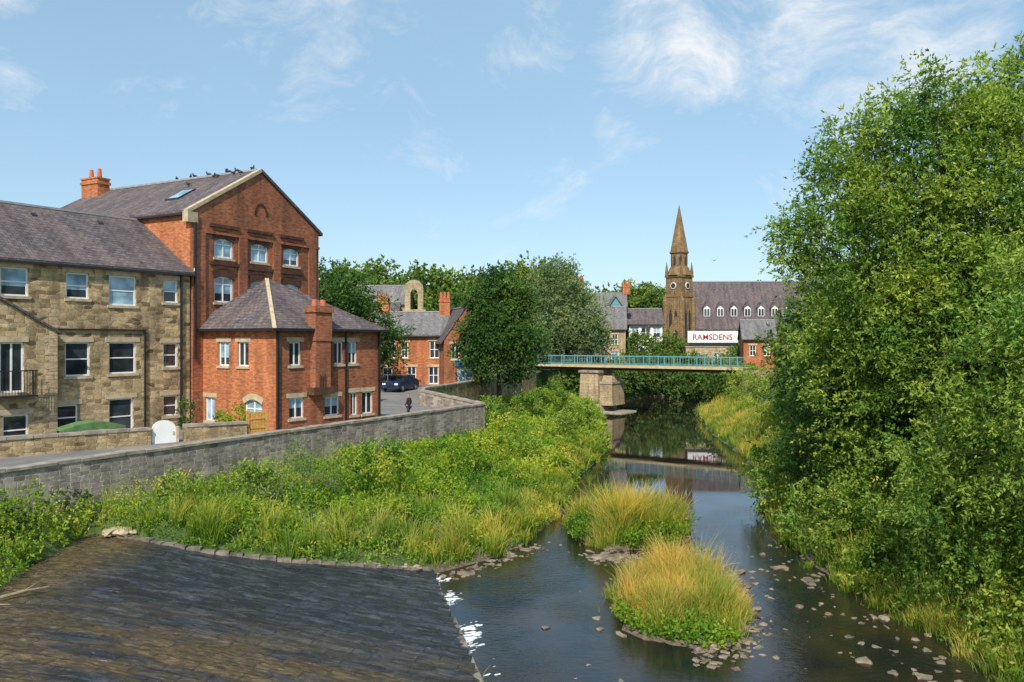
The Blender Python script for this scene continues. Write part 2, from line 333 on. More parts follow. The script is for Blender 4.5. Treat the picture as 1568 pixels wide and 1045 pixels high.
# weir apron
def mat_weir():
    m,nt,N,L,B=new_mat('wet_weir_stone'); g=N.new('ShaderNodeNewGeometry'); P=g.outputs['Position']
    v=mapping(N,L,P,(.7,2.8,1),(0,0,.14))
    n=noise(N,L,v,1.3,10,.74,.8); r=ramp(N,[(.36,(.010,.013,.019)),(.5,(.032,.039,.052)),(.60,(.075,.083,.095)),(.70,(.16,.165,.17))]); L.new(n.outputs[0],r.inputs[0])
    n2=noise(N,L,mapping(N,L,P,(.16,.9,1),(0,0,.14)),1.3,7,.7); s=N.new('ShaderNodeSeparateXYZ'); L.new(P,s.inputs[0])
    mr=N.new('ShaderNodeMapRange'); mr.inputs[1].default_value=22.5; mr.inputs[2].default_value=19.8; L.new(s.outputs[1],mr.inputs[0])
    mx=N.new('ShaderNodeMapRange'); mx.inputs[1].default_value=-11.8; mx.inputs[2].default_value=-13.8; L.new(s.outputs[0],mx.inputs[0])
    rr=ramp(N,[(.40,(.0,.0,.0)),(.54,(1,1,1))]); L.new(n2.outputs[0],rr.inputs[0])
    f=mix(N,L,1.0,rr.outputs[0],mr.outputs[0],'MULTIPLY'); f=mix(N,L,1.0,f,mx.outputs[0],'LIGHTEN')
    nb=noise(N,L,mapping(N,L,P,(.8,2.6,1),(0,0,.14)),4,8,.75); rb=ramp(N,[(.34,(.035,.025,.014)),(.52,(.13,.09,.045)),(.68,(.32,.24,.12))]); L.new(nb.outputs[0],rb.inputs[0])
    c=mix(N,L,f,r.outputs[0],rb.outputs[0])
    # stone setts of the apron, seen through the thin sheet of water
    bw=N.new('ShaderNodeTexBrick'); L.new(mapping(N,L,P,(1,1,1),(0,0,.14)),bw.inputs['Vector']); bw.inputs['Scale'].default_value=1; bw.inputs['Brick Width'].default_value=1.1; bw.inputs['Row Height'].default_value=.42; bw.inputs['Mortar Size'].default_value=.03; bw.inputs['Mortar Smooth'].default_value=.6
    bw.inputs['Color1'].default_value=(.72,.72,.72,1); bw.inputs['Color2'].default_value=(1.3,1.3,1.3,1); bw.inputs['Mortar'].default_value=(.35,.35,.35,1)
    c=mix(N,L,.75,c,bw.outputs['Color'],'MULTIPLY')
    # thin white water streaks
    n3=noise(N,L,mapping(N,L,P,(1.3,8,1),(0,0,.14)),1.9,9,.8,.3); r3=ramp(N,[(.595,(0,0,0)),(.66,(1,1,1))]); L.new(n3.outputs[0],r3.inputs[0])
    n5=noise(N,L,P,.45,4,.6); r5=ramp(N,[(.46,(0,0,0)),(.6,(1,1,1))]); L.new(n5.outputs[0],r5.inputs[0])
    fk=mix(N,L,1.0,r3.outputs[0],r5.outputs[0],'MULTIPLY')
    c=mix(N,L,fk,c,(.50,.54,.57)); L.new(c,B.inputs['Base Color'])
    rg=ramp(N,[(.42,(.07,.07,.07)),(.62,(.42,.42,.42))]); L.new(n.outputs[0],rg.inputs[0]); L.new(rg.outputs[0],B.inputs['Roughness']); B.inputs['Specular IOR Level'].default_value=.5
    hh=mix(N,L,.35,n.outputs[0],n3.outputs[0]); hh=mix(N,L,.12,hh,bw.outputs['Color']); bump(N,L,hh,B,.8,.2); return m
gx=np.arange(-16,1.2,.12); gy=np.arange(7,31,.12); GX,GY=np.meshgrid(gx,gy)
GZ=apron_z(GX,GY)+.02*sn(GX,GY*3,1.5)+.015*sn(GX*2,GY*6,2)+.008*np.random.default_rng(3).normal(0,1,GX.shape)
ok=inside(POLY_A,GX,GY); n_=len(gx)
me=bpy.data.meshes.new('weir_apron'); V=np.stack([GX,GY,GZ],-1).reshape(-1,3)
F=[]
for r_ in range(len(gy)-1):
    for c_ in range(n_-1):
        if ok[r_,c_] or ok[r_+1,c_+1] or ok[r_+1,c_] or ok[r_,c_+1]: a_=r_*n_+c_; F.append((a_,a_+1,a_+n_+1,a_+n_))
me.from_pydata(V.tolist(),[],F); me.materials.append(mat_weir()); me.polygons.foreach_set('use_smooth',[True]*len(me.polygons))
wp=empty('river_weir'); o=bpy.data.objects.new('apron',me); COL.objects.link(o); o.parent=wp
b=MB()
def kerb(pts,zf,w,h,step=.7,jit=.04):
    for (x0,y0),(x1,y1) in zip(pts[:-1],pts[1:]):
        l=math.hypot(x1-x0,y1-y0); k=max(1,int(l/step)); 
        for i in range(k):
            s=l/k; fr=Fr(x0+(x1-x0)*i/k,y0+(y1-y0)*i/k,x1-x0,y1-y0); q=fr.p(s/2,0,0); z=float(zf(q[0],q[1]))+random.uniform(-jit,jit)
            b.box(fr,.01,s-.01,-w/2+random.uniform(-.05,.05),w/2+random.uniform(-.03,.03),z-.5,z+h)
kerb([(-14.2,28.75),(-13.2,28.4),(-12.3,28.08),(-11.4,27.95),(-10.4,27.98),(-9.5,28.15),(-8.4,28.4),(-7.4,28.7),(-5.5,29.5),(-4.3,30.05),(-3.1,30.6)],apron_z,.26,.08,.42,.03)
kerb([(-2.87,29.5),(-.82,20.4),(.5,12)],lambda x,y:.14,.22,.05,.8,.03)
b.obj('edge_stones',[mat_plain('edge_stone',(.19,.165,.13),.6,.6,2.5)],wp)
# ------------------------------------------------------------------ road
b=MB(); yy=list(np.arange(20,130,.45))
for y0,y1 in zip(yy[:-1],yy[1:]):
    e0=float(interp(EDGE,y0))-.3; e1=float(interp(EDGE,y1))-.3
    b.poly([(-34,y0,float(interp(PZ,y0))+.03),(e0,y0,float(interp(PZ,y0))+.03),(e1,y1,float(interp(PZ,y1))+.03),(-34,y1,float(interp(PZ,y1))+.03)])
b.obj('riverside_road',[M['road']])
# ------------------------------------------------------------------ walls
def stone_wall(name,pts,t=.5,cope=True,mat='wall',base=None,cm='coping'):
    par=empty(name); b=MB(); c=MB()
    for (x0,y0,zb0,zt0),(x1,y1,zb1,zt1) in zip(pts[:-1],pts[1:]):
        fr=Fr(x0,y0,x1-x0,y1-y0); l=math.hypot(x1-x0,y1-y0)
        def hx(d0,d1,e0,e1,za0,za1,zb_0,zb_1,mb): 
            mb.hexa([fr.p(e0,d1,za0),fr.p(e1,d1,za1),fr.p(e1,d0,za1),fr.p(e0,d0,za0),fr.p(e0,d1,zb_0),fr.p(e1,d1,zb_1),fr.p(e1,d0,zb_1),fr.p(e0,d0,zb_0)])
        hx(-t/2,t/2,0,l,zb0,zb1,zt0-.12,zt1-.12,b)
        k=max(1,int(l/.9))
        for i in range(k):
            e0=l*i/k+.01; e1=l*(i+1)/k-.01; j=random.uniform(-.02,.02); jd=random.uniform(-.02,.02)
            za=zt0+(zt1-zt0)*i/k+j; zc=zt0+(zt1-zt0)*(i+1)/k+j
            hx(-t/2-.05+jd,t/2+.05+jd,e0,e1,zt0+(zt1-zt0)*i/k-.117,zt0+(zt1-zt0)*(i+1)/k-.117,za,zc,c)
    b.obj('masonry',[M[mat]],par); c.obj('coping_stones',[M[cm]],par); return par
stone_wall('river_wall',[(-24.2,15,2,4.75),(-17.6,27.4,2,4.62),(-9.87,41.95,1.5,4.6),(-2.13,56.5,1.5,4.6)])
stone_wall('ramp_wall',[(-2.13,56.6,1.5,4.62),(-7.0,62,1.5,5.2)])
stone_wall('riverside_wall',[(-7.06,62,1.5,5.35),(2.65,95,1.5,5.45)],mat='garden')
stone_wall('garden_wall',[(-21.5,30.4,4,5.2),(-16.2,35.6,4,5.15)],t=.35,mat='garden')
stone_wall('garden_wall',[(-15.1,36.7,4,5.15),(-13.0,38.8,4,5.1)],t=.35,mat='garden')
g=Fr(-16.15,35.7,.72,.69); az=[(0,4.35),(1.05,4.35),(1.05,5.0)]+[(.525+.525*math.cos(t),5.0+.42*math.sin(t)) for t in np.linspace(.15,math.pi-.15,9)]+[(0,5.0)]
p_=empty('white_arched_gate'); b=MB(); b.prism(g,az,-.05,.05); b.obj('gate_leaf',[M['white']],p_)
b=MB(); b.box(g,-.12,-.01,-.1,.1,4.3,5.1); b.box(g,1.06,1.17,-.1,.1,4.3,5.1); b.box(g,.9,.96,.052,.09,4.75,4.9); b.obj('posts_and_latch',[M['trim']],p_)
g=Fr(-12.85,38.95,.75,.66); p_=empty('wooden_gate'); b=MB()
for i in range(5): b.box(g,.02+i*.155,.16+i*.155,-.02,.02,4.4,5.45+.08*math.sin(i/4*math.pi))
b.box(g,0,.8,.022,.05,4.7,4.8); b.box(g,0,.8,.022,.05,5.15,5.25); b.box(g,-.14,-.01,-.07,.07,4.3,5.6); b.box(g,.81,.94,-.07,.07,4.3,5.6); b.obj('boards_and_posts',[M['wood']],p_)
p_=empty('green_garden_canopy'); g=Fr(-19.4,34.5,.66,.75); b=MB()
az=[(0,5.05)]+[(x,5.15+.25*math.sin(x/2.6*math.pi)) for x in np.linspace(0,2.6,9)]+[(2.6,5.05)]
b.prism(g,az,-1.0,.0); b.obj('cover',[mat_plain('green_canvas',(.10,.20,.07),.8,.3)],p_)
b=MB(); 
for a_ in (.03,2.5): b.box(g,a_,a_+.07,-.1,-.03,4.3,5.05); b.box(g,a_,a_+.07,-.95,-.88,4.3,5.05)
b.obj('poles',[M['black']],p_)
# ------------------------------------------------------------------ stone terrace
fr=Fr(-29.74,25.23,.55,.835); Lf=22
T=lambda t:Lf-t
O=ops([(T(1.15),.85,11.05,12.25),(T(3.83),1.45,10.8,12.3),(T(6.1),1.1,11.05,12.3),(T(8.95),1.2,11.05,12.35),(T(12),1.1,11.05,12.3),(T(15),1.1,11.05,12.3),
       (T(1.15),.85,7.6,8.9),(T(3.83),1.45,7.35,8.95),(T(6.1),1.2,7.3,8.95),(T(1.15),.85,5.0,6.1),(T(3.9),1.3,4.25,6.1),(T(6.7),1.25,4.7,5.95),(T(16),1.1,7.4,8.9),(T(16),1.1,4.6,5.9)])
sp=gable_building('stone_terrace_house',fr,Lf,8.4,3.9,12.73,15.75,front=O,wm='stone',style='h',oh=.18)
f2=fr.off(8,.55); Wg=T(7.35)-8
b=MB(); w=Win(); o2=ops([(Wg-1.95,1.0,6.7,8.95),(Wg-1.8,1.1,4.3,5.7),(Wg-4.6,1.1,7.2,8.9)]); b.wall(f2,0,Wg,3.9,9.4,o2); b.poly([f2.p(0,0,9.4),f2.p(Wg,0,9.4),f2.p(Wg/2,0,11.35)]); fR=f2.right(Wg); b.wall(fR,0,.55,3.9,9.4)
for z in np.arange(4,9.2,.62):
    b.box(f2,Wg-.55,Wg+.012,-.3,.015,z,z+.3,1); b.box(f2,Wg-.35,Wg+.012,-.3,.014,z+.31,z+.61,1)
b.obj('wing_walls',[M['stone'],M['ashlar']],sp)
for o_ in o2: w.add(f2,o_,'v' if o_[3]-o_[2]>2 else 'h')
w.obj(sp)
r=MB(); s_=(11.35-9.4)/(Wg/2)
r.slab([f2.p(Wg+.15,.12,9.4-s_*.15+.12),f2.p(Wg+.15,-1.5,9.4-s_*.15+.12),f2.p(Wg/2,-1.5,11.47),f2.p(Wg/2,.12,11.47)],.12)
r.slab([f2.p(-.15,.12,9.4-s_*.15+.12),f2.p(Wg/2,.12,11.47),f2.p(Wg/2,-1.5,11.47),f2.p(-.15,-1.5,9.4-s_*.15+.12)],.12); r.obj('wing_roof',[M['slate']],sp)
b=MB()
for i in range(13): b.box(f2,Wg-2.7+i*.125,Wg-2.68+i*.125,.5,.52,6.6,7.65)
b.box(f2,Wg-2.75,Wg-1.1,.48,.54,7.65,7.7); b.box(f2,Wg-2.75,Wg-1.1,.02,.54,6.5,6.58)
for i in range(4): b.box(f2,Wg-1.13,Wg-1.11,.03+i*.14,.05+i*.14,6.6,7.65)
b.obj('balcony_railing',[M['black']],sp)
b=MB(); b.box(fr,T(.62),T(.52),.03,.13,4.2,12.6); b.box(fr,T(2.7),T(2.62),.03,.11,4.2,9.6); b.box(fr,T(7.3),T(2.65),.03,.1,9.52,9.6); b.box(fr,T(7.33),T(7.25),.03,.11,4.2,9.5); b.obj('downpipes',[M['black']],sp)
b=MB()
def on_roof(fr,Dp,ze,zr,a,q,w_,l_,mb,mi=0,h=.06):
    s=(zr-ze)/(Dp/2); T_=.16
    def P(a,q,e): return fr.p(a,-q,ze+s*q+T_+e)
    mb.hexa([P(a,q,0.0),P(a+w_,q,0.0),P(a+w_,q+l_,0.0),P(a,q+l_,0.0),P(a,q,h),P(a+w_,q,h),P(a+w_,q+l_,h),P(a,q+l_,h)],mi)
on_roof(fr,8.4,12.73,15.75,Lf-3.2,3.3,.25,.2,b); on_roof(fr,8.4,12.73,15.75,Lf-6.6,3.3,.25,.2,b); b.obj('roof_vents',[M['black']],sp)
# ------------------------------------------------------------------ brick mill
mf=Fr(-17.6,43.7,.463,.886); W=10.3; Dp=15.6; z0,ze,zr=3.9,16.14,19.2
O=ops([(2.3,1.4,13.75,14.85),(5.05,1.4,13.75,14.85),(7.75,1.4,13.75,14.85),(2.3,1.4,11.2,12.7),(7.75,1.4,11.2,12.6),(5.05,1.4,11.2,12.6)])
mp=empty('brick_mill'); b=MB(); w=Win()
b.wall(mf,0,W,z0,ze,O,rev=.22); fR=mf.right(W); fL=mf.left(Dp)
b.wall(fR,0,Dp,z0,ze,mi=0); b.wall(fL,0,Dp,z0,ze,mi=1); fB=Fr(*mf.p(W,-Dp,0)[:2],-mf.ux,-mf.uy); b.wall(fB,0,W,z0,ze)  # left wall takes the brighter brick: sunlight put into its colour
b.poly([mf.p(0,0,ze),mf.p(W,0,ze),mf.p(W/2,0,zr)]); b.poly([fB.p(0,0,ze),fB.p(W,0,ze),fB.p(W/2,0,zr)])
for o_ in O: w.add(mf,o_,'vt',lintel=False,fw=.1,blind=True)
w.obj(mp,trim=M['trim'])
for o_ in O:
    a0,a1,_,z1=o_; n=8
    inn=[(a0-.02+(a1-a0+.04)*i/n, z1-.16+.17*math.sin(math.pi*i/n)) for i in range(n+1)]
    out=[(a0-.22+(a1-a0+.44)*i/n, z1+.26+.20*math.sin(math.pi*i/n)) for i in range(n+1)]
    b.prism(mf,inn+out[::-1],-.07,.03,2)
    b.box(mf,a0-.35,a1+.35,-.05,.11,z1+.62,z1+.80,2)
for a_ in (.0,3.35,6.1,W-1.0): b.box(mf,a_+.0,a_+.65 if a_ else a_+.9,-.05,.10,z0,15.05,0)
b.box(mf,0,W,-.05,.105,15.052,15.2,0)
rg=[(W/2+.55*math.cos(t),16.6+.75*math.sin(t)) for t in np.linspace(0,math.pi,9)]
ri=[(W/2+.42*math.cos(t),16.6+.62*math.sin(t)) for t in np.linspace(0,math.pi,9)]
b.prism(mf,rg+ri[::-1],-.02,.04,2)
b.obj('walls',[M['mill'],M['brick'],M['brickdark']],mp)
r=MB(); s_=(zr-ze)/(W/2); T_=.18; oh=.2
r.slab([mf.p(-oh,-.25,ze-s_*oh+T_),mf.p(W/2,-.25,zr+T_),mf.p(W/2,-Dp-.1,zr+T_),mf.p(-oh,-Dp-.1,ze-s_*oh+T_)],T_)
r.slab([mf.p(W/2,-.25,zr+T_),mf.p(W+oh,-.25,ze-s_*oh+T_),mf.p(W+oh,-Dp-.1,ze-s_*oh+T_),mf.p(W/2,-Dp-.1,zr+T_)],T_)
r.box(mf,W/2-.13,W/2+.13,-Dp-.1,-.3,zr+T_-.05,zr+T_+.07,1)
for sgn in (0,1):
    aa=(lambda a:a) if sgn==0 else (lambda a:W-a)
    P0=[mf.p(aa(-.3),.1,ze-s_*.3+.02),mf.p(aa(W/2-.001),.1,zr+.02),mf.p(aa(W/2-.001),-.26,zr+.02),mf.p(aa(-.3),-.26,ze-s_*.3+.02)]
    r.hexa(P0+[(p[0],p[1],p[2]+(.22 if sgn==0 else .2)) for p in P0],2 if sgn==0 else 3)
r.box(mf,-.33,.35,-.3,.12,ze-.62,ze-.05,2)
r.obj('roof',[M['slate'],M['lead'],M['trim'],M['slate']],mp)
g=MB(); g.box(fL,0,Dp-.3,.16,.28,ze-.2,ze-.1); g.box(mf,.1,.2,.11,.21,8,ze-.6)
g.obj('gutter_and_downpipe',[M['black']],mp)
sk=MB()
def PR(a,d,e): return mf.p(a,d,ze+s_*a+T_+e)
sk.hexa([PR(1.6,-3.0,.0),PR(2.9,-3.0,.0),PR(2.9,-4.1,.0),PR(1.6,-4.1,.0),PR(1.6,-3.0,.09),PR(2.9,-3.0,.09),PR(2.9,-4.1,.09),PR(1.6,-4.1,.09)],0)
sk.hexa([PR(1.7,-3.1,.092),PR(2.8,-3.1,.092),PR(2.8,-4.0,.092),PR(1.7,-4.0,.092),PR(1.7,-3.1,.1),PR(2.8,-3.1,.1),PR(2.8,-4.0,.1),PR(1.7,-4.0,.1)],1)
sk.obj('skylight',[M['black'],M['glass2']],mp)
q=mf.p(W/2-.6,-Dp+.9,0); chimney(mp,q[0],q[1],17.5,20.0,1.7,.9,-mf.nx,-mf.ny,2,'brick',.65)
b=MB(); s2=(15.75-12.73)/4.2
pp=[]
for q_ in (-.1,4.2): pp.append(fr.p(Lf+.2,-q_,12.73+s2*q_+.17))
b.hexa([pp[0],(pp[0][0]+.08,pp[0][1]+.02,pp[0][2]),(pp[1][0]+.08,pp[1][1]+.02,pp[1][2]),pp[1]]+[(p[0],p[1],p[2]+.16) for p in (pp[0],(pp[0][0]+.08,pp[0][1]+.02,pp[0][2]),(pp[1][0]+.08,pp[1][1]+.02,pp[1][2]),pp[1])]); b.obj('flashing',[M['white']],sp)
def bird(name,x,y,z,ang,s=1.0,fly=False):
    bm=bmesh.new()
    def ell(c,r,ry=None):
        res=bmesh.ops.create_uvsphere(bm,u_segments=10,v_segments=7,radius=1)
        for v in res['verts']: v.co=Vector((c[0]+v.co.x*r[0],c[1]+v.co.y*r[1],c[2]+v.co.z*r[2]))
    ell((0,0,.12),(.15,.07,.075)); ell((.11,0,.19),(.05,.045,.07)); ell((.14,0,.25),(.04,.035,.035)); ell((.19,0,.245),(.025,.008,.008)); ell((-.2,0,.09),(.1,.035,.012))
    if fly:
        for sg in (-1,1): ell((0,sg*.28,.2),(.06,.26,.012))
    else:
        for sg in (-1,1): ell((.0,sg*.03,.03),(.008,.008,.05)); ell((-.03,sg*.065,.13),(.13,.015,.05))
    me=bpy.data.meshes.new(name); bm.to_mesh(me); bm.free(); me.materials.append(M['birdw'] if fly else M['birdm'])
    me.polygons.foreach_set('use_smooth',[True]*len(me.polygons))
    o=bpy.data.objects.new(name,me); COL.objects.link(o); o.location=(x,y,z); o.rotation_euler=(0,0,ang); o.scale=(s,s,s)
M['birdm']=mat_plain('pigeon_feathers',(.05,.05,.06),.7,.4,8); M['birdw']=mat_plain('gull_feathers',(.6,.6,.62),.7,.2)
for i in range(15):
    d=-.6-random.random()*7.5; a=W/2 - (0 if i%3 else random.uniform(.3,1.6)); q=mf.p(a,d,0)
    bird('pigeon',q[0],q[1],ze+s_*a+T_+.05,random.uniform(0,6),1.0)
bird('gull',33,130,22,.4,1.6,True)
# ------------------------------------------------------------------ hipped brick house
hp=empty('hipped_brick_house'); HR=Fr(-12.17,41,.55,.835); HL=Fr(-12.17-.835*6.7,41+.55*6.7,.835,-.55); z0,ze=4.2,9.62
OR=ops([(1.3,.8,7.7,8.95),(4.45,.68,7.7,8.95),(5.55,.68,7.7,8.95),(1.4,1.0,4.9,6.0),(3.95,1.1,4.85,5.9),(5.65,.55,4.75,6.05),(6.75,.9,4.75,6.05)])
OL=ops([(6.7-4.2,.9,7.65,8.95),(6.7-2.58,.9,7.65,8.95),(6.7-5.4,.85,4.6,5.9),(6.7-1.75,1.4,4.3,5.9)])
b=MB(); w=Win(); b.wall(HR,0,7.87,z0,ze,OR,0); b.wall(HL,0,6.7,z0,ze,OL,1)  # shaded right face in duller brick, sunlit left face in brighter brick
fb=HR.right(7.87); b.wall(fb,0,6.7,z0,ze); fk=Fr(*HR.p(7.87,-6.7,0)[:2],-HR.ux,-HR.uy); b.wall(fk,0,7.87,z0,ze)
for o_ in OR: w.add(HR,o_,'v')
for o_ in OL[:3]: w.add(HL,o_,'v')
o_=OL[3]; w.add(HL,o_,'vt',False,blind=True)
w.obj(hp,trim=M['trim'])
n=8; a0,a1,_,z1=o_
inn=[(a0-.02+(a1-a0+.04)*i/n,z1-.22+.24*math.sin(math.pi*i/n)) for i in range(n+1)]; out=[(a0-.15+(a1-a0+.3)*i/n,z1+.05+.28*math.sin(math.pi*i/n)) for i in range(n+1)]
b.prism(HL,inn+out[::-1],-.08,.04,2)
b.obj('walls',[M['mill'],M['brick'],M['trim']],hp)
r=MB(); e=.35; ap=HR.p(2.9,-4.2,12.55)
c0=HR.p(-e,e,ze-.02); c1=HR.p(7.87+e,e,ze-.02); c2=HR.p(7.87+e,-6.7-e,ze-.02); c3=HR.p(-e,-6.7-e,ze-.02)
for tri in ((c0,c1,ap),(c1,c2,ap),(c2,c3,ap),(c3,c0,ap)): r.poly(tri,0)
r.poly([p for p in (c3,c2,c1,c0)],1)
def strip(p,q,wd,mb,mi):
    p=Vector(p);q=Vector(q); d=(q-p).normalized(); s=d.cross(Vector((0,0,1))).normalized()*wd; u=Vector((0,0,.07))
    mb.hexa([p-s-u,p+s-u,q+s-u,q-s-u,p-s+u,p+s+u,q+s+u,q-s+u],mi)
strip(c0,ap,.10,r,2); strip(c1,ap,.08,r,3); strip(c3,ap,.08,r,3); strip(c3,c0,.08,r,1); strip(c0,c1,.08,r,1)
r.obj('roof',[M['slate'],M['black'],M['trim'],M['slate']],hp)
b=MB(); b.box(HR,2.35,3.45,-.1,.4,6.5,9.0,0)
b.box(HR,2.3,3.5,-.35,.45,9.0,10.55,0); b.box(HR,2.22,3.58,-.43,.53,10.55,10.75,0); b.box(HR,2.3,3.5,-.35,.45,10.752,10.9,0)
b.box(HR,2.15,3.65,-.05,.5,6.1,6.5,2)
for i in range(3): b.box(HR,2.6+i*.18,2.66+i*.18,.41,.46,6.5,7.2,2)
for a_ in (2.6,3.2): q=HR.p(a_,.05,0); b.cyl(q[0],q[1],10.9,11.25,.17,.14,10,1)
b.obj('chimney',[M['mill'],M['pot'],M['rust']],hp)
g=MB(); g.box(HR,.05,.14,.02,.12,4.4,9.5); g.box(HR,7.6,7.7,.02,.12,4.4,9.5); g.box(HL,.2,.3,.02,.12,4.4,9.5); g.box(HR,4.9,5.0,.02,.1,4.4,9.5); g.obj('downpipes',[M['black']],hp)
# ------------------------------------------------------------------ background houses
p_=gable_building('brick_cottage',Fr(-14.0,80,1,.02),7.3,6,4,9.65,11.9,front=ops([(1.9,.7,7.3,8.9),(3.2,.7,7.3,8.9),(6.2,1.0,7.3,9.0),(1.5,.9,4.9,6.3),(3.9,.9,4.9,6.4),(6.1,1,4.7,6.4)]),wm='brick',rm='slate2',style='hv')
chimney(p_,-13.4,83,11,13.2,1.2,.8,1,0,3); chimney(p_,-7.0,83,11,13.4,1.1,.8,1,0,3)
p_=gable_building('gabled_brick_house',Fr(-6.6,77.5,.9,.25),4.2,7,4,9.2,12.2,front=ops([(1.1,.8,7.2,8.7),(3.0,.8,7.2,8.7),(2.1,1.6,4.4,6.4)]),wm='mill',rm='slate',ridge='n',oh=.35,style='hv')
b=MB(); f=Fr(-6.6,77.5,.9,.25); b.box(f,1.1,3.1,.02,.12,6.5,7.0); b.obj('blue_shop_board',[mat_plain('blue_paint',(.02,.12,.4),.5,.1)],p_)
gable_building('terrace_cottage',Fr(-20.5,92,1,.0),7,6,4,10.5,13.5,front=ops([(5.5,.8,8,9.2),(3,.8,8,9.2)]),wm='stone',rm='slate')
gable_building('distant_house',Fr(-24,120,1,-.1),8,6,4,14.6,17.4,wm='stone',rm='slate2')
stone_wall('yard_wall',[(-14.6,74,4,5.6),(-12.2,76,4,5.6)],t=.4,mat='garden')
bf=Fr(-12.9,96,1,.05); p_=empty('stone_bellcote'); b=MB()
th=np.linspace(0,math.pi,13)
outr=[(1.1+1.1*math.cos(t),15.3+1.1*math.sin(t)) for t in th]; inr=[(1.1+.45*math.cos(t),14.6+.6*math.sin(t)) for t in th]
for i in range(12):
    b.prism(bf,[outr[i],outr[i+1],inr[i+1],inr[i]],-.6,.2)
b.box(bf,0,.65,-.6,.2,12.8,14.6); b.box(bf,1.55,2.2,-.6,.2,12.8,14.6); b.prism(bf,[(2.2,14.6),(2.2,15.3),(1.55,14.6)],-.6,.2); b.prism(bf,[(0,14.6),(.65,14.6),(0,15.3)],-.6,.2)
b.box(bf,-.3,2.5,-1,.4,4,12.8); b.obj('masonry',[M['ashlar']],p_)
p_=gable_building('stone_house',Fr(9.4,122,1,-.12),7.9,7,4,10.9,14.2,front=ops([(1.5,.9,8.5,10),(3.9,.9,8.5,10),(6.3,.9,8.5,10),(6.3,1.1,5.5,7.4),(2.5,1.1,5.5,7.4)]),wm='ashlar',rm='slate2',style='hv')
p_=gable_building('slate_roofed_house',Fr(10.8,142,1,-.1),9.5,8,4,14.6,17.6,wm='mill',rm='slate2'); chimney(p_,11.8,138,17,19.6,1.2,.9,1,0,3); chimney(p_,19.6,137,17,18.6,1.2,.9,1,0,3)
f=Fr(16.0,136,1,0); p_=empty('blue_gabled_house'); b=MB(); b.wall(f,0,3.4,4,14.2,ops([(1.7,.9,12.6,13.8)])); b.poly([f.p(0,0,14.2),f.p(3.4,0,14.2),f.p(1.7,0,16.6)],0); b.wall(f.right(3.4),0,4,4,14.2); b.wall(f.left(4),0,4,4,14.2); b.obj('walls',[M['teal']],p_)
w=Win(); w.add(f,ops([(1.7,.9,12.6,13.8)])[0],'hv',False); w.obj(p_)
r=MB(); r.slab([f.p(-.3,.3,13.9),f.p(1.7,.3,16.8),f.p(1.7,-4,16.8),f.p(-.3,-4,13.9)],.2); r.slab([f.p(1.7,.3,16.8),f.p(3.7,.3,13.9),f.p(3.7,-4,13.9),f.p(1.7,-4,16.8)],.2); r.obj('roof',[M['slate2']],p_)
p_=gable_building('white_walled_shop',Fr(20.6,140,1,-.05),5.8,8,4,12.1,14.7,front=ops([(1.0,1.2,9.6,11.3),(2.9,1.6,9.6,11.3),(4.8,1.2,9.6,11.3)]),wm='white',rm='slate',style='hv',oh=.4)
sf=Fr(27.7,127,1,-.12); p_=empty('sandstone_shop'); b=MB(); o_=ops([(2,1.2,5.2,7),(5,1.2,5.2,7),(7.5,1.2,5.2,7)]); b.wall(sf,0,9,3.5,8.0,o_); b.wall(sf.right(9),0,7,3.5,8.0); b.wall(sf.left(7),0,7,3.5,8.0); b.slab([sf.p(-.1,.1,8.15),sf.p(9.1,.1,8.15),sf.p(9.1,-7,8.15),sf.p(-.1,-7,8.15)],.15,1); b.obj('walls',[M['ashlar'],M['coping']],p_)
w=Win(); [w.add(sf,q_,'v') for q_ in o_]; w.obj(p_)
p_=empty('shop_sign_board'); b=MB(); b.box(sf,.3,8.1,.0,.12,8.75,10.6,0); b.box(sf,.5,7.9,.12,.14,8.2,8.7,1); b.box(sf,.7,.8,-.1,0,8.1,10.3,1); b.box(sf,7.5,7.6,-.1,0,8.1,10.3,1); b.obj('board',[M['white'],M['black']],p_)
cu=bpy.data.curves.new('lettering','FONT'); cu.body='RAMSDENS'; cu.size=1.25; cu.offset=.015; cu.extrude=.01; cu.align_x='CENTER'; o=bpy.data.objects.new('lettering',cu); COL.objects.link(o)
q=sf.p(4.15,.14,9.2); o.location=q; o.rotation_euler=(math.pi/2,0,math.atan2(sf.uy,sf.ux)); cu.materials.append(mat_plain('red_lettering',(.35,.02,.03),.5,.1)); o.parent=p_
p_=gable_building('riverside_brick_house',Fr(31.4,108,1,-.2),4.2,7,4,9.3,11.8,front=ops([(1.2,.8,7,8.4),(3.0,.8,7,8.4)]),wm='brick',rm='slate2',style='hv')
gable_building('riverside_stone_house',Fr(33.8,98,1,-.2),8,7,4,10,13,front=ops([(1.2,.8,7,8.4),(3.0,.8,7,8.4)]),wm='stone',rm='slate2',style='hv')
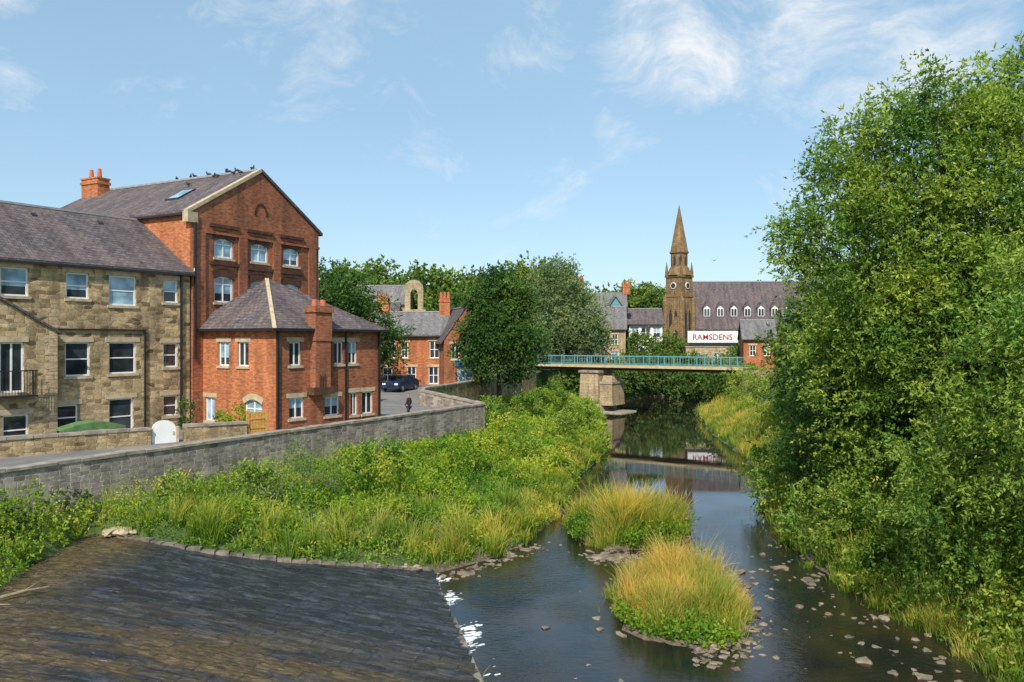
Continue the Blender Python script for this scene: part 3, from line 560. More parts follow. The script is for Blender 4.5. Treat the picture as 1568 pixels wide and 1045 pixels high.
# ------------------------------------------------------------------ church
cp=empty('church_with_spire'); cx,cy=31.7,151
b=MB(); R0=math.radians(-92)
b.cyl(cx,cy,4,17.3,2.72,2.68,4,0,R0); b.cyl(cx,cy,17.3,17.6,2.85,2.85,4,0,R0); b.cyl(cx,cy,17.6,21.0,2.55,2.5,4,0,R0); b.cyl(cx,cy,21,21.4,2.75,2.75,4,0,R0)
R8=math.radians(22.5-92)
b.cyl(cx,cy,21.4,23.0,2.4,1.75,8,0,R8); b.cyl(cx,cy,23.0,25.6,1.6,1.6,8,0,R8); b.cyl(cx,cy,25.6,25.9,1.85,1.85,8,0,R8); b.cyl(cx,cy,25.9,34.8,1.7,.04,8,1,R8)
for k in range(4):
    t=math.radians(-92+90*k); x=cx+2.6*math.cos(t); y=cy+2.6*math.sin(t)
    b.cyl(x,y,4,16.5,.62,.5,6,0,t); b.cyl(x,y,16.5,18,.5,.05,6,0,t); b.cyl(cx+2.35*math.cos(t),cy+2.35*math.sin(t),21.4,22.2,.35,.3,6,0,t); b.cyl(cx+2.35*math.cos(t),cy+2.35*math.sin(t),22.2,24.0,.3,.02,6,0,t)
for k in (0,1):
    t=math.radians(-92-45+90*k); u=(-math.sin(t),math.cos(t)); 
    f=Fr(cx+math.cos(t)*1.80,cy+math.sin(t)*1.80,u[0],u[1])
    for s2_ in (-.6,.6):
        az=[(s2_-.32,9.5),(s2_+.32,9.5),(s2_+.32,14),(s2_,15),(s2_-.32,14)]; b.prism(f,az,.0,.14,2)
    az=[(.62*math.cos(x),19.4+.62*math.sin(x)) for x in np.linspace(0,2*math.pi,17)[:-1]]; b.prism(f,az,-.2,.16,3)
    az=[(.5*math.cos(x),19.4+.5*math.sin(x)) for x in np.linspace(0,2*math.pi,17)[:-1]]; b.prism(f,az,-.2,.18,4)
for k in range(8):
    t=math.radians(-92+45*k); f=Fr(cx+math.cos(t)*1.47,cy+math.sin(t)*1.47,-math.sin(t),math.cos(t)); b.prism(f,[(-.25,23.3),(.25,23.3),(.25,24.7),(0,25.2),(-.25,24.7)],0,.04,2)
b.obj('tower_and_spire',[M['church'],M['church'],M['darkslab'],M['white'],M['darkslab']],cp)
nf=Fr(33.9,151,1,-.05); NW=24
b=MB(); b.wall(nf,0,NW,4,11.7); b.wall(nf.right(NW),0,11,4,11.7); b.wall(nf.left(11),0,11,4,11.7)
for f in (nf.right(NW),nf.left(11)): b.poly([f.p(0,0,11.7),f.p(11,0,11.7),f.p(5.5,0,20.2)])
for i in range(7):
    a=2+i*3.2; b.prism(nf,[(a-.5,6),(a+.5,6),(a+.5,9.5),(a,10.5),(a-.5,9.5)],0,.04,1); b.box(nf,a+1.3,a+1.8,0,.7,4,10.5)
b.obj('nave_walls',[M['church'],M['darkslab']],cp)
r=MB(); r.slab([nf.p(-.2,.4,11.3),nf.p(NW+.2,.4,11.3),nf.p(NW+.2,-5.5,20.6),nf.p(-.2,-5.5,20.6)],.2); r.slab([nf.p(NW+.2,-11.4,11.3),nf.p(-.2,-11.4,11.3),nf.p(-.2,-5.5,20.6),nf.p(NW+.2,-5.5,20.6)],.2); r.box(nf,-.2,NW+.2,-5.6,-5.4,20.55,20.75,1); r.obj('nave_roof',[M['slate'],M['lead']],cp)
d=MB()
for i in range(7):
    a=2.6+i*2.55
    d.prism(nf,[(a-.1,13.4),(a+1.3,13.4),(a+1.3,15.4),(a+.6,16.5),(a-.1,15.4)],-3.6,-1.0,0)
    d.prism(nf,[(a+.0,13.7),(a+1.2,13.7),(a+1.2,15.2),(a+.6,15.7),(a+.0,15.2)],-1.0,-.97,1); d.prism(nf,[(a+.12,13.8),(a+.54,13.8),(a+.54,15.1),(a+.12,15.1)],-.97,-.94,2); d.prism(nf,[(a+.66,13.8),(a+1.08,13.8),(a+1.08,15.1),(a+.66,15.1)],-.97,-.94,2)
d.obj('dormers',[M['slate'],M['white'],M['glass']],cp)
f=Fr(29.0,147.6,.7,-.7); b=MB(); b.wall(f,0,3.2,4,11); b.poly([f.p(0,0,11),f.p(3.2,0,11),f.p(1.6,0,13.6)]); b.prism(f,[(1.1,7),(2.1,7),(2.1,10.3),(1.6,11.2),(1.1,10.3)],0,.05,1); b.obj('porch',[M['church'],M['darkslab']],cp)
# ------------------------------------------------------------------ footbridge
bp=empty('river_footbridge'); bf=Fr(2.6,108.3,.827,-.563); BL=29.5
b=MB(); b.box(bf,0,BL,-1.3,1.3,5.72,5.9,0); b.box(bf,0,BL,1.3,1.40,5.66,5.95,1); b.box(bf,0,BL,-1.40,-1.3,5.66,5.95,1)
for a_ in (-.7,.7): b.box(bf,0,BL,a_-.1,a_+.1,5.3,5.7,2)
b.obj('deck_and_girders',[M['concrete'],M['cream'],M['rust']],bp)
b=MB()
for s_b in (-1.36,1.36):
    b.box(bf,0,BL,s_b-.03,s_b+.03,7.05,7.12); b.box(bf,0,BL,s_b-.02,s_b+.02,6.1,6.15)
    a_=0
    while a_<BL: b.box(bf,a_,a_+.025,s_b-.012,s_b+.012,6.15,7.05); a_+=.36
    a_=0
    while a_<BL: b.box(bf,a_-.04,a_+.05,s_b-.04,s_b+.04,5.96,7.2); a_+=2.0
b.obj('railings',[M['teal']],bp)
b=MB()
def taper(a0,a1,d0,d1,z0,z1,t,mi=0): b.hexa([bf.p(a0-t,d1+t,z0),bf.p(a1+t,d1+t,z0),bf.p(a1+t,d0-t,z0),bf.p(a0-t,d0-t,z0),bf.p(a0,d1,z1),bf.p(a1,d1,z1),bf.p(a1,d0,z1),bf.p(a0,d0,z1)],mi)
taper(8.8,11.3,-2.0,2.0,.9,5.0,.15); taper(8.6,11.5,-2.2,2.2,5.0,5.28,0,1); taper(8.6,11.6,-2.3,2.3,-.5,.9,.3,1); taper(11.3,13.0,-1.7,1.5,.9,3.6,.15); taper(11.2,13.1,-1.8,1.6,3.6,3.9,0,1); taper(11.5,12.7,-1.3,.9,3.9,4.6,.15); taper(9,14.6,-2,2.1,-.5,.16,.5,2)
b.obj('stone_pier',[M['ashlar'],M['coping'],M['concrete']],bp)
b=MB(); b.box(bf,-2,.6,-2,2,1,5.7); b.box(bf,BL-.3,BL+3,-1.6,1.6,1,5.6); b.obj('abutments',[M['garden']],bp)
# ------------------------------------------------------------------ vegetation
NQ=0
def quads(name,P,A,B,v,mat,parent=None):
    global NQ
    N=len(P); NQ+=N; V=np.stack([P,P+.45*A+B,P+A,P+.45*A-B],1).reshape(-1,3).astype(np.float32)
    me=bpy.data.meshes.new(name); me.vertices.add(4*N); me.vertices.foreach_set('co',V.ravel())
    me.loops.add(4*N); me.loops.foreach_set('vertex_index',np.arange(4*N,dtype=np.int32)); me.polygons.add(N); me.polygons.foreach_set('loop_start',np.arange(N,dtype=np.int32)*4)
    at=me.attributes.new('v','FLOAT','POINT'); at.data.foreach_set('value',np.repeat(np.clip(v,0,1),4).astype(np.float32))
    me.materials.append(mat); me.update(calc_edges=True); o=bpy.data.objects.new(name,me); COL.objects.link(o); 
    if parent: o.parent=parent
    return o
def unit(a): return a/(np.linalg.norm(a,axis=-1,keepdims=True)+1e-9)
def sprays(C,D,Ls,nl,leaf,droop,wr,cv,rng):
    m=len(C); t=rng.uniform(.05,1,(m,nl,1)); Ls=Ls.reshape(m,1,1)
    P=C[:,None]+D[:,None]*Ls*t; P[...,2]-=(droop*Ls*t*t)[...,0]
    A=unit(D[:,None]+rng.normal(0,.75,(m,nl,3))+np.array([0,0,-.25])); 
    B=unit(np.cross(A,rng.normal(0,1,(m,nl,3))+np.array([0,0,.5])))
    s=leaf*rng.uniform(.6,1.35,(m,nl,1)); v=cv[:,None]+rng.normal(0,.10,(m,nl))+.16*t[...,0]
    return P.reshape(-1,3),(A*s).reshape(-1,3),(B*s*wr).reshape(-1,3),v.ravel()
def foliage(lobes,dens,cr,ntw,nl,leaf,L_,droop,wr,seed,up=.25):
    rng=np.random.default_rng(seed); CC=[];DD=[];LL=[];VV=[]; centers=[]
    for lb in lobes:
        x,y,z,r=lb[:4]; rz=lb[4] if len(lb)>4 else r
        n=max(4,int(dens*4*math.pi*r*r)); d=unit(rng.normal(0,1,(n,3)))
        d=d[(d[:,2]>-.75)]; n=len(d)
        ph=rng.uniform(0,6,3); k=1+.17*np.sin(d[:,0]*6+ph[0])*np.sin(d[:,1]*5+ph[1])+.15*np.sin(d[:,2]*8+d[:,0]*4+ph[2])
        rad=(.55+.45*rng.uniform(0,1,n)**.5)*k*rng.choice([1,1,1,1.1],n)
        c=np.array([x,y,z])+d*rad[:,None]*np.array([r,r,rz]); centers.append(c)
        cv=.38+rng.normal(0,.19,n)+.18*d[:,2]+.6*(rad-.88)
        cc=np.repeat(c,ntw,0)+rng.normal(0,cr*.42,(n*ntw,3)); dd=unit(np.repeat(d,ntw,0)*.7+rng.normal(0,.8,(n*ntw,3))+np.array([0,0,up]))
        CC.append(cc);DD.append(dd);LL.append(cr*L_*rng.uniform(.5,1.3,n*ntw));VV.append(np.repeat(cv,ntw)+rng.normal(0,.07,n*ntw))
    C=np.concatenate(CC);D=np.concatenate(DD);Ls=np.concatenate(LL);V=np.concatenate(VV)
    return sprays(C,D,Ls,nl,leaf,droop,wr,V,rng),np.concatenate(centers)
def tube(mb,pts,rs,n=7):
    rings=[]
    for i,p in enumerate(pts):
        p=Vector(p); d=(Vector(pts[min(i+1,len(pts)-1)])-Vector(pts[max(i-1,0)])).normalized()
        s=d.cross(Vector((.3,1,.1))).normalized(); t=d.cross(s)
        b0=len(mb.v); mb.v+=[tuple(p+(s*math.cos(6.283*k/n)+t*math.sin(6.283*k/n))*rs[i]) for k in range(n)]; rings.append(b0)
    for i in range(len(pts)-1):
        for k in range(n):
            mb.f.append((rings[i]+k,rings[i]+(k+1)%n,rings[i+1]+(k+1)%n,rings[i+1]+k)); mb.m.append(0)
def tree(name,base,lobes,tr,dens,cr,ntw,nl,leaf,mat,seed,L_=1.1,droop=.25,wr=.22,limbs=20,up=.25):
    par=empty(name); rnd=random.Random(seed)
    (P,A,B,v),cs=foliage(lobes,dens,cr,ntw,nl,leaf,L_,droop,wr,seed,up)
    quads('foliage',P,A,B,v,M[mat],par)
    mb=MB(); zt=min(l[2] for l in lobes); cxm=sum(l[0] for l in lobes)/len(lobes); cym=sum(l[1] for l in lobes)/len(lobes)
    b0=Vector(base); fk=Vector((base[0]*.6+cxm*.4,base[1]*.6+cym*.4,max(base[2]+1.5,base[2]+(zt-base[2])*.7)))
    tube(mb,[b0-Vector((0,0,.4)),b0+(fk-b0)*.5+Vector((.1,0,0)),fk],[tr*1.25,tr,tr*.8])
    for lb in lobes:
        c=Vector(lb[:3]); m=(fk+c)/2+Vector((rnd.uniform(-.4,.4),rnd.uniform(-.4,.4),.5)); k=min(1,lb[3]/3); tube(mb,[fk,m,c],[tr*.55*k,tr*.35*k,tr*.12*k])
        cl=[Vector(q) for q in cs if (Vector(q)-c).length<lb[3]*1.1]; rnd.shuffle(cl)
        for q in cl[:limbs]:
            s=m.lerp(c,rnd.random()); mm=(s+q)/2+Vector((0,0,.25)); tube(mb,[s,mm,q],[tr*.12*k,tr*.08*k,tr*.025*k],5)
    o=mb.obj('trunk_and_limbs',[M['bark']],par,True); return par
tree('willow_tree',(17.2,33,3),[(18.6,33.5,14.8,4.1),(14.6,33,12.4,2.7),(21.6,32.5,16.6,3.3),(16.2,33.5,16.0,2.7),(14.7,33,8.4,2.5),(18,31.5,8.8,4.2),(22.5,31,11,4.2),(12.7,33.2,13.2,1.6),(17.4,32,18.4,1.6),(20.4,32,18.8,1.7),(14.4,33.5,17.0,1.4),(15.4,32.5,10.5,2.2),(13.5,33,15.2,1.4),(19.5,31,12,3),(16.0,32,13.5,2.0)],.45,1.2,.68,15,10,.175,'leaf',11,droop=.3,wr=.19,up=.35)
tree('willow_tree',(17.6,23,3),[(14.6,22.5,8.1,2.1),(17,22.5,9,2.6),(13.9,23,5.0,2.1),(16.8,22,4.6,2.6),(15.9,23.5,10.8,1.5)],.28,1.7,.55,14,10,.14,'leaf',12,droop=.45,wr=.18)
tree('ash_tree',(23,57,3.5),[(22.0,57,7.6,3.2),(24.5,58,11,4.0),(20.4,50,5.8,2.6),(24,50,9,4)],.35,.9,.95,10,8,.30,'leafg',13)
tree('alder_tree',(16.6,38,2.5),[(16.0,38.5,5.8,2.3),(17.8,38,8,3),(15.0,37.4,3.4,1.8),(19,36,5,3)],.3,1.2,.75,13,9,.2,'leafd',14)
par=empty('riverbank_bushes')
lob=[(14.0,40.5,1.7,1.6),(15.4,44,2.0,2.0),(17.6,47.5,1.8,1.9),(14.0,36.5,1.6,1.6),(13.3,33.6,1.3,1.5),(13.6,30.6,1.3,1.6),(14.0,28.2,1.5,1.5),(14.1,25.9,1.2,1.35),(14.4,23.6,1.2,1.3),(14.4,21.6,1.0,1.1),(15.4,27,3.2,1.9),(15.2,31,3.4,2),(16.2,24.5,3,1.9),(17,29,5,2.5),(15.4,35,3.4,1.9),(19.6,52,2.2,2.0),(21.4,56,2.4,2.2),(21.8,62,2.3,2.0),(23,68,2.4,2.0),(25,75,2.8,2.6),(27,84,3.2,3.0),(26.6,91,3.6,2.6)]
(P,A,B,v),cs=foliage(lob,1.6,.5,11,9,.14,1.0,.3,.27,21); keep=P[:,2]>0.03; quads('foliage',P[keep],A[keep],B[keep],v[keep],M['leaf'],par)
par=empty('woodland_thicket'); lob=[(21,40,4,4.5,6),(24,34,5,5,7),(22,27,4.5,4,6),(26,46,6,5,8),(28,60,6,6,8),(32,75,5,5,6),(20,22,3,3,5),(22,50,4,4,5)]
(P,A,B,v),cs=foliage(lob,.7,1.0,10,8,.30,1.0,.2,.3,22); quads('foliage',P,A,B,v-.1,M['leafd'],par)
tree('dark_alder_tree',(-1.3,75,2.6),[(-1.3,75,11.8,2.5),(-3.3,75,9.0,1.9),(.7,75,9.0,2.1),(-1.2,74,7.3,2.7),(-1.7,75,14.2,1.4),(.3,75,12.4,1.5),(-2.6,75,12.4,1.4),(-1.0,73.8,9.8,2.2)],.22,1.7,.8,11,9,.25,'leafd',31,droop=.15)
tree('grey_willow_tree',(5.5,112,4.8),[(6.0,115,15.6,3.9),(2.8,116,12,3.4),(9.2,114,12,3.4),(6,112,9.6,3.2),(11.2,113,9.4,2.4),(6.9,116,18.6,1.9),(3.5,113,8.5,2.8),(1.5,105,8.6,2.4)],.35,.8,1.15,10,8,.36,'leafs',32,droop=.35,wr=.2,up=.5)
tree('lime_tree',(-15.5,70,4.3),[(-15.6,70,11.8,2.9),(-13.4,71,10.0,2.6),(-17.5,71,12,2.8),(-11.8,72,8.6,2)],.3,1.1,.9,11,8,.28,'leafd',33)
par=empty('distant_treeline'); rng=np.random.default_rng(5); lob=[]
for x in np.arange(-32,9,3.1):
    t=18.8+1.2*math.sin(x*.45)+rng.uniform(-1,1)
    lob.append((x,133+rng.uniform(-6,6),t-3.5,3.8)); lob.append((x+1.3,128+rng.uniform(-5,5),t-8.5,4.2))
for x in np.arange(12,32,4): lob.append((x,168+rng.uniform(-4,4),14.5+rng.uniform(-.6,.8),4))
for x in np.arange(32,75,4.5): lob.append((x,185+rng.uniform(-6,6),13+rng.uniform(-1,2),5))
for x in np.arange(-90,-32,6): lob.append((x,140,13,6))
lob+=[(50,112,7,5,7),(56,100,8,7,9),(64,120,9,8,10),(44,90,7,5,6)]
(P,A,B,v),cs=foliage(lob,.33,1.7,12,8,.6,1.0,.1,.35,41); quads('foliage',P,A,B,v,M['leafg'],par)
par=empty('riverside_shrubbery'); lob=[]
for x,y,z,r_ in [(13.5,114,3.6,2.4),(16,119,3.8,2.4),(19,124,4.4,2.8),(23,128,4.4,2.8),(27,124,4,2.6),(31,120,3.8,2.6),(29,112,3.2,2.4),(35,116,4.5,3.5),(22,135,7,3.2),(17.5,131,5.5,3.0),(26.5,133,6.5,3),(26,118,2.6,2.2),(31,106,3,2.8),(12.5,108,2.6,2.0),(7.4,105,2.6,1.7),(27.5,101,3.2,2.4),(38,128,6,4)]: lob.append((x,y,z,r_))
(P,A,B,v),cs=foliage(lob,.9,1.0,10,8,.34,1,.2,.3,42); quads('foliage',P,A,B,v-.04,M['leafg'],par)
rng=np.random.default_rng(7)
def sample(n,x0,x1,y0,y1,test):
    x=rng.uniform(x0,x1,n); y=y0+(y1-y0)*rng.uniform(0,1,n)**1.35; k=test(x,y); return x[k],y[k]
def leftbank(x,y):
    w=inside(POLY_L,x,y)|inside(POLY_A,x,y); e=interp(EDGE,y)+.35
    xr=np.interp(y,[p[1] for p in WL[::-1]],[p[0] for p in WL[::-1]])
    return (~w)&(x>e)&((x<xr+1)|(y<31))&(x<14)
x,y=sample(36000,-20,14,12,112,leftbank)
dw=np.minimum(dist(POLY_L,x,y),dist(POLY_A,x,y)); nz=sn(x,y,.8); nz2=sn(x,y,.28,3)
hh=np.clip(.85+.5*nz+.3*nz2,.25,1.8)*np.clip(.45+dw*.5,.4,1)*rng.uniform(.7,1.3,len(x))*np.where(y>60,1.2,1)
z=ground(x,y)
C=np.stack([x,y,z],-1); ns=3
C=np.repeat(C,ns,0); hr=np.repeat(hh,ns); D=unit(np.stack([rng.normal(0,.35,len(C)),rng.normal(0,.35,len(C)),np.ones(len(C))],-1))
kx=np.floor(x/1.3+.6*sn(x,y,.9)); ky=np.floor(y/1.6+.6*sn(y,x,.9)); cell=np.abs(np.sin(kx*12.9898+ky*78.233)*43758.5453)%1
cv=np.repeat(.30+.36*cell+.16*nz2+.12*sn(x,y,1.7,5)+rng.normal(0,.08,len(x)),ns)
nl=8
P,A,B,v=sprays(C,D,hr,nl,.13,.1,.23,cv,rng); sz=np.repeat(np.clip(C[:,1]/38,.8,2.1)*np.repeat(.8+.6*((cell*7)%1),ns),nl)[:,None]; quads('bank_herbs',P,A*sz,B*sz,v,M['herb'])
def blades(name,x,y,z,h,w,v,mat,lean=.3,la=None):
    n=len(x); a=rng.uniform(0,6.28,n) if la is None else la; ld=np.stack([np.cos(a),np.sin(a),np.zeros(n)],-1); P=np.stack([x,y,z],-1)
    b_=rng.uniform(0,6.28,n); S=np.stack([np.cos(b_),np.sin(b_),np.zeros(n)],-1)*w[:,None]; H=h[:,None]; le=(rng.uniform(.2,1,n)*lean)[:,None]
    Mm=P+ld*H*le*.35+np.array([0,0,1])*H*.6; T_=P+ld*H*le+np.array([0,0,1])*H*(1-.25*le)
    V=np.stack([P-S,P+S,Mm+S*.8,Mm-S*.8,T_],1).reshape(-1,3).astype(np.float32)
    me=bpy.data.meshes.new(name); me.vertices.add(5*n); me.vertices.foreach_set('co',V.ravel())
    b0=np.arange(n)[:,None]*5; lp=np.concatenate([b0+np.array([0,1,2,3]),b0+np.array([3,2,4])],1).astype(np.int32)
    me.loops.add(7*n); me.loops.foreach_set('vertex_index',lp.ravel()); me.polygons.add(2*n); me.polygons.foreach_set('loop_start',np.stack([np.arange(n)*7,np.arange(n)*7+4],-1).astype(np.int32).ravel())
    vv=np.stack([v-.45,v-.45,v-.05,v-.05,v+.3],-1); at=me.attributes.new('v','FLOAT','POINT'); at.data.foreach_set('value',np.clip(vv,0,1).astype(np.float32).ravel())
    me.materials.append(mat); me.update(calc_edges=True); o=bpy.data.objects.new(name,me); COL.objects.link(o); return o
def tufts(name,tx,ty,th,tv_,per,spread,w,lean=.7,mat='grass'):
    n=len(tx); a=rng.uniform(0,6.283,(n,per)); r_=np.abs(rng.normal(0,1,(n,per)))*spread; x=(tx[:,None]+r_*np.cos(a)).ravel(); y=(ty[:,None]+r_*np.sin(a)).ravel()
    lx=rng.normal(0,.6,(n,1)); ly=rng.normal(0,.6,(n,1)); la=np.arctan2(np.sin(a)+ly,np.cos(a)+lx)
    h=(th[:,None]*rng.uniform(.4,1.2,(n,per))*(1-.25*np.clip(r_/spread/2,0,1))).ravel(); v=(tv_[:,None]+rng.normal(0,.13,(n,per))).ravel()
    ww=np.repeat(w*np.clip(ty/32,.8,2.6),per)
    z=np.maximum(ground(x,y),-.12); return blades(name,x,y,z,h,ww,v,M[mat],lean,(la+rng.normal(0,.6,(n,per))).ravel())
x,y=sample(65000,-18,12,12,70,leftbank); k=(sn(x,y,.9,9)>.25)|((dist(POLY_L,x,y)<1.0)&(sn(x,y,1.1,2)>-.2)); x,y=x[k],y[k]
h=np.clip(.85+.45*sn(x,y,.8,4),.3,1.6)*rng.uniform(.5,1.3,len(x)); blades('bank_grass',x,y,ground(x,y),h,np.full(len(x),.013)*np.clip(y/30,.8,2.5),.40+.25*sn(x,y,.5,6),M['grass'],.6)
e=[(-12.5,29.1),(-9.3,29),(-6,30.6),(-3,31.8),(-.6,33.8),(.6,36),(1.6,38.5),(2.0,41),(3.0,45),(3.4,50),(4.8,54.5),(6.4,60),(7.6,66),(8.6,74),(9.6,86)]
def along(e,nt_,sx,ox):
    ex=np.array([p[0] for p in e]); ey=np.array([p[1] for p in e]); tt=rng.uniform(0,len(e)-1,nt_); ti=tt.astype(int); tf_=tt-ti
    return ex[ti]*(1-tf_)+ex[np.minimum(ti+1,len(e)-1)]*tf_+rng.normal(ox,sx,nt_), ey[ti]*(1-tf_)+ey[np.minimum(ti+1,len(e)-1)]*tf_+rng.normal(0,.6,nt_)
tx,ty=along(e,200,.8,-.5)
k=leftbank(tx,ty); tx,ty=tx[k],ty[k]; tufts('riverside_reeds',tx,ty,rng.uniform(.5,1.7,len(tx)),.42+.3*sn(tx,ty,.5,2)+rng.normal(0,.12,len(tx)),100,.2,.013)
# sedge tufts along the right waterline
er=[(13.2,20),(13.0,22),(12.9,24.5),(12.7,27),(12.3,30),(12.2,32),(12.4,35),(12.8,38),(13.4,41),(14.6,44.5),(16.0,48),(17.0,53),(17.8,58),(18.4,64),(19.0,70),(19.6,77),(20.6,86),(22.2,96)]
tx,ty=along(er,260,.35,.35); far=ty>46
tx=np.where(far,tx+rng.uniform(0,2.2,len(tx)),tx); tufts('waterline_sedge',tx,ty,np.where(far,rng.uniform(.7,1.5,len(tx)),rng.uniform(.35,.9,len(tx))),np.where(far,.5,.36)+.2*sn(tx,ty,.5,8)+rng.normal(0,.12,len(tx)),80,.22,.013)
def island(i,nt,hmax,v0,per):
    cx,cy,rx,ry=ISL[i]; t=rng.uniform(0,6.283,nt); r_=np.sqrt(rng.uniform(0,1,nt))*(.86+.18*np.sin(2*t+1+i)+.12*np.sin(5*t+i)); x=cx+rx*r_*np.cos(t); y=cy+ry*r_*np.sin(t)
    hh=hmax*(1-.4*r_**3)*rng.uniform(.4,1.15,nt)*np.clip(.85+.45*sn(x,y,1.0,4+i),.35,1.3); vv=v0+.22*sn(x,y,.9,i+1)+rng.normal(0,.15,nt)
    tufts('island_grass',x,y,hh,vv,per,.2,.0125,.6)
island(0,210,2.3,.50,110); island(1,210,2.05,.60,125)
def herbring(i,n,t0,t1,r0,r1,hm,v0):
    cx,cy,rx,ry=ISL[i]; t=rng.uniform(t0,t1,n); r_=rng.uniform(r0,r1,n)*(1+.1*np.sin(4*t)); x=cx+rx*r_*np.cos(t); y=cy+ry*r_*np.sin(t); C=np.stack([x,y,np.full(n,.05)],-1)
    P,A,B,v=sprays(C,unit(np.stack([rng.normal(0,.4,n),rng.normal(0,.4,n)-.1,np.ones(n)],-1)),rng.uniform(.4,1.2,n)*hm*np.clip(1+.5*sn(x,y,1.8),.4,1.5),12,.13,.1,.26,rng.normal(v0,.12,n)+.2*sn(x,y,2),rng); quads('island_herbs',P,A,B,v,M['herb'])
herbring(0,1900,math.pi*.9,math.pi*2.15,.4,1.0,1.2,.25); herbring(1,700,math.pi*.8,math.pi*1.8,.5,.98,.8,.45)
x=rng.uniform(12,28,80000); y=rng.uniform(19,98,80000); xr=np.interp(y,[p[1] for p in WR[:-1]],[p[0] for p in WR[:-1]]); k=(x>xr+.05)&(x<xr+4.8)&(sn(x,y,.8,2)>-.35); x,y=x[k],y[k]
h=np.clip(.9+.5*sn(x,y,.6,4),.3,1.6)*rng.uniform(.5,1.3,len(x)); blades('right_bank_grass',x,y,ground(x,y),h,.014*np.clip(y/30,.8,3),.44+.25*sn(x,y,.4,6),M['grass'],.5)
def bush(name,lob,dens,cr,leaf,mat,seed,add=0,wr=.3):
    (P,A,B,v),cs=foliage(lob,dens,cr,10,8,leaf,1,.2,wr,seed); quads(name,P,A,B,v+add,M[mat])
bush('wall_foot_bushes',[(-16.2,29.4,3.2,.6),(-13.2,31.6,3.2,.5),(-16.4,26.9,2.9,.9),(-17.0,25.0,3.0,1.1),(-15.9,24.8,2.5,.8),(-10.5,32.6,3.2,.7),(-6.2,38.2,3.4,.9),(1.5,72,3.0,1.5),(4,78,3.2,1.7),(-1.5,66,2.9,1.4),(6,70,2.2,1.5),(3.5,60,2.2,1.3)],3.0,.35,.11,'leaf',51,-.05)
bush('bank_bushes',[(-7.2,36.2,3.2,.9),(-2.5,44,2.4,1.2),(0,50,2.2,1.3),(-4.5,33.5,1.9,.6),(.8,42,1.4,.8),(2.6,48.5,1.3,.9),(3.6,55,1.4,1.0),(-.5,56,2.4,1.2)],2.6,.35,.12,'herb',56,.0)
bush('house_garden_shrub',[(-14.2,41.4,4.9,.55),(-13.6,41.0,4.7,.4),(-15.0,41.6,4.8,.5)],6,.25,.09,'herb',52)
bush('house_garden_shrub',[(-16.9,41.4,5.0,.5,1.0)],6,.25,.09,'leafd',53)
bush('river_sapling',[(-17.1,24.2,4.3,.5),(-16.8,24.1,3.7,.5)],4,.25,.12,'leaf',54)
(P,A,B,v),cs=foliage([(-9.3,33.5,3.3,.9,1.3),(-8.4,34.6,3.2,.8,1.1),(-10.2,32.4,3.0,.6,.9)],2.2,.4,9,9,.14,1.2,.1,.10,57,1.2); quads('osier_shrub',P,A,B,v+.1,M['leafs'])
# ------------------------------------------------------------------ stones
bm=bmesh.new(); bmesh.ops.create_icosphere(bm,subdivisions=2,radius=1); tv=np.array([v.co[:] for v in bm.verts]); tf=np.array([[v.index for v in f.verts] for f in bm.faces]); bm.free()
def stones(name,x,y,z,s,mat,flat=.5,smooth=False,stretch=1.0,par=None):
    n=len(x); V=[]; k=len(tv)
    for i in range(n):
        ph=rng.uniform(0,6,6); d=1+.25*np.sin(tv[:,0]*3+ph[0])+.22*np.sin(tv[:,1]*4+ph[1])+.15*np.sin(tv[:,2]*5+ph[3]); q=np.sign(tv)*np.abs(tv)**.8*d[:,None]*np.array([s[i]*rng.uniform(.8,1.6)*stretch,s[i]*rng.uniform(.6,1.1),s[i]*flat]); a=ph[2] if stretch==1.0 else .15+ph[2]*.1
        V.append(np.stack([q[:,0]*math.cos(a)-q[:,1]*math.sin(a)+x[i],q[:,0]*math.sin(a)+q[:,1]*math.cos(a)+y[i],q[:,2]+z[i]],-1))
    V=np.concatenate(V); F=(tf[None]+(np.arange(n)*k)[:,None,None]).reshape(-1,3)
    me=bpy.data.meshes.new(name); me.from_pydata(V.tolist(),[],F.tolist()); me.materials.append(mat)
    if smooth: me.polygons.foreach_set('use_smooth',[True]*len(me.polygons))
    o=bpy.data.objects.new(name,me); COL.objects.link(o)
M['pebble']=mat_plain('river_cobble',(.20,.16,.115),.7,.7,1.6)
n=560
a_=rng.uniform(-1.7,1.0,n); rr=rng.normal(1.04,.15,n); xa=ISL[1][0]+ISL[1][2]*rr*np.cos(a_); ya=ISL[1][1]+ISL[1][3]*rr*np.sin(a_)
xb=rng.normal(7.7,.6,460); yb=rng.normal(30,2.3,460); xc=rng.normal(4.4,.7,220); yc=rng.normal(33.2,.5,220)
tt=rng.uniform(0,1,170); xd=-3.0+4*tt+rng.normal(0,.3,170)+.6; yd=30.6+5.2*tt+rng.normal(0,.3,170)-.4
xe=rng.uniform(1,12,70); ye=rng.uniform(17,40,70); xf=rng.normal(11.4,1.0,200); yf=rng.uniform(17,35,200)
X_=np.concatenate([xa,xb,xc,xd,xe,xf]); Y_=np.concatenate([ya,yb,yc,yd,ye,yf]); S_=rng.gamma(1.8,.028,len(X_))+.02
stones('river_cobbles',X_,Y_,np.maximum(ground(X_,Y_),-.03)+rng.uniform(-.02,.03,len(X_)),S_,M['pebble'])
tt=rng.uniform(0,1,90); stones('weir_bank_stones',-14.2+11*tt,28.9+.2*np.sin(tt*6)+rng.normal(0,.12,90)+1.6*tt**2,apron_z(-14.2+11*tt,29+tt)+.08,rng.gamma(1.8,.022,90)+.02,mat_plain('pale_stone',(.36,.29,.2),.85,.4,1))
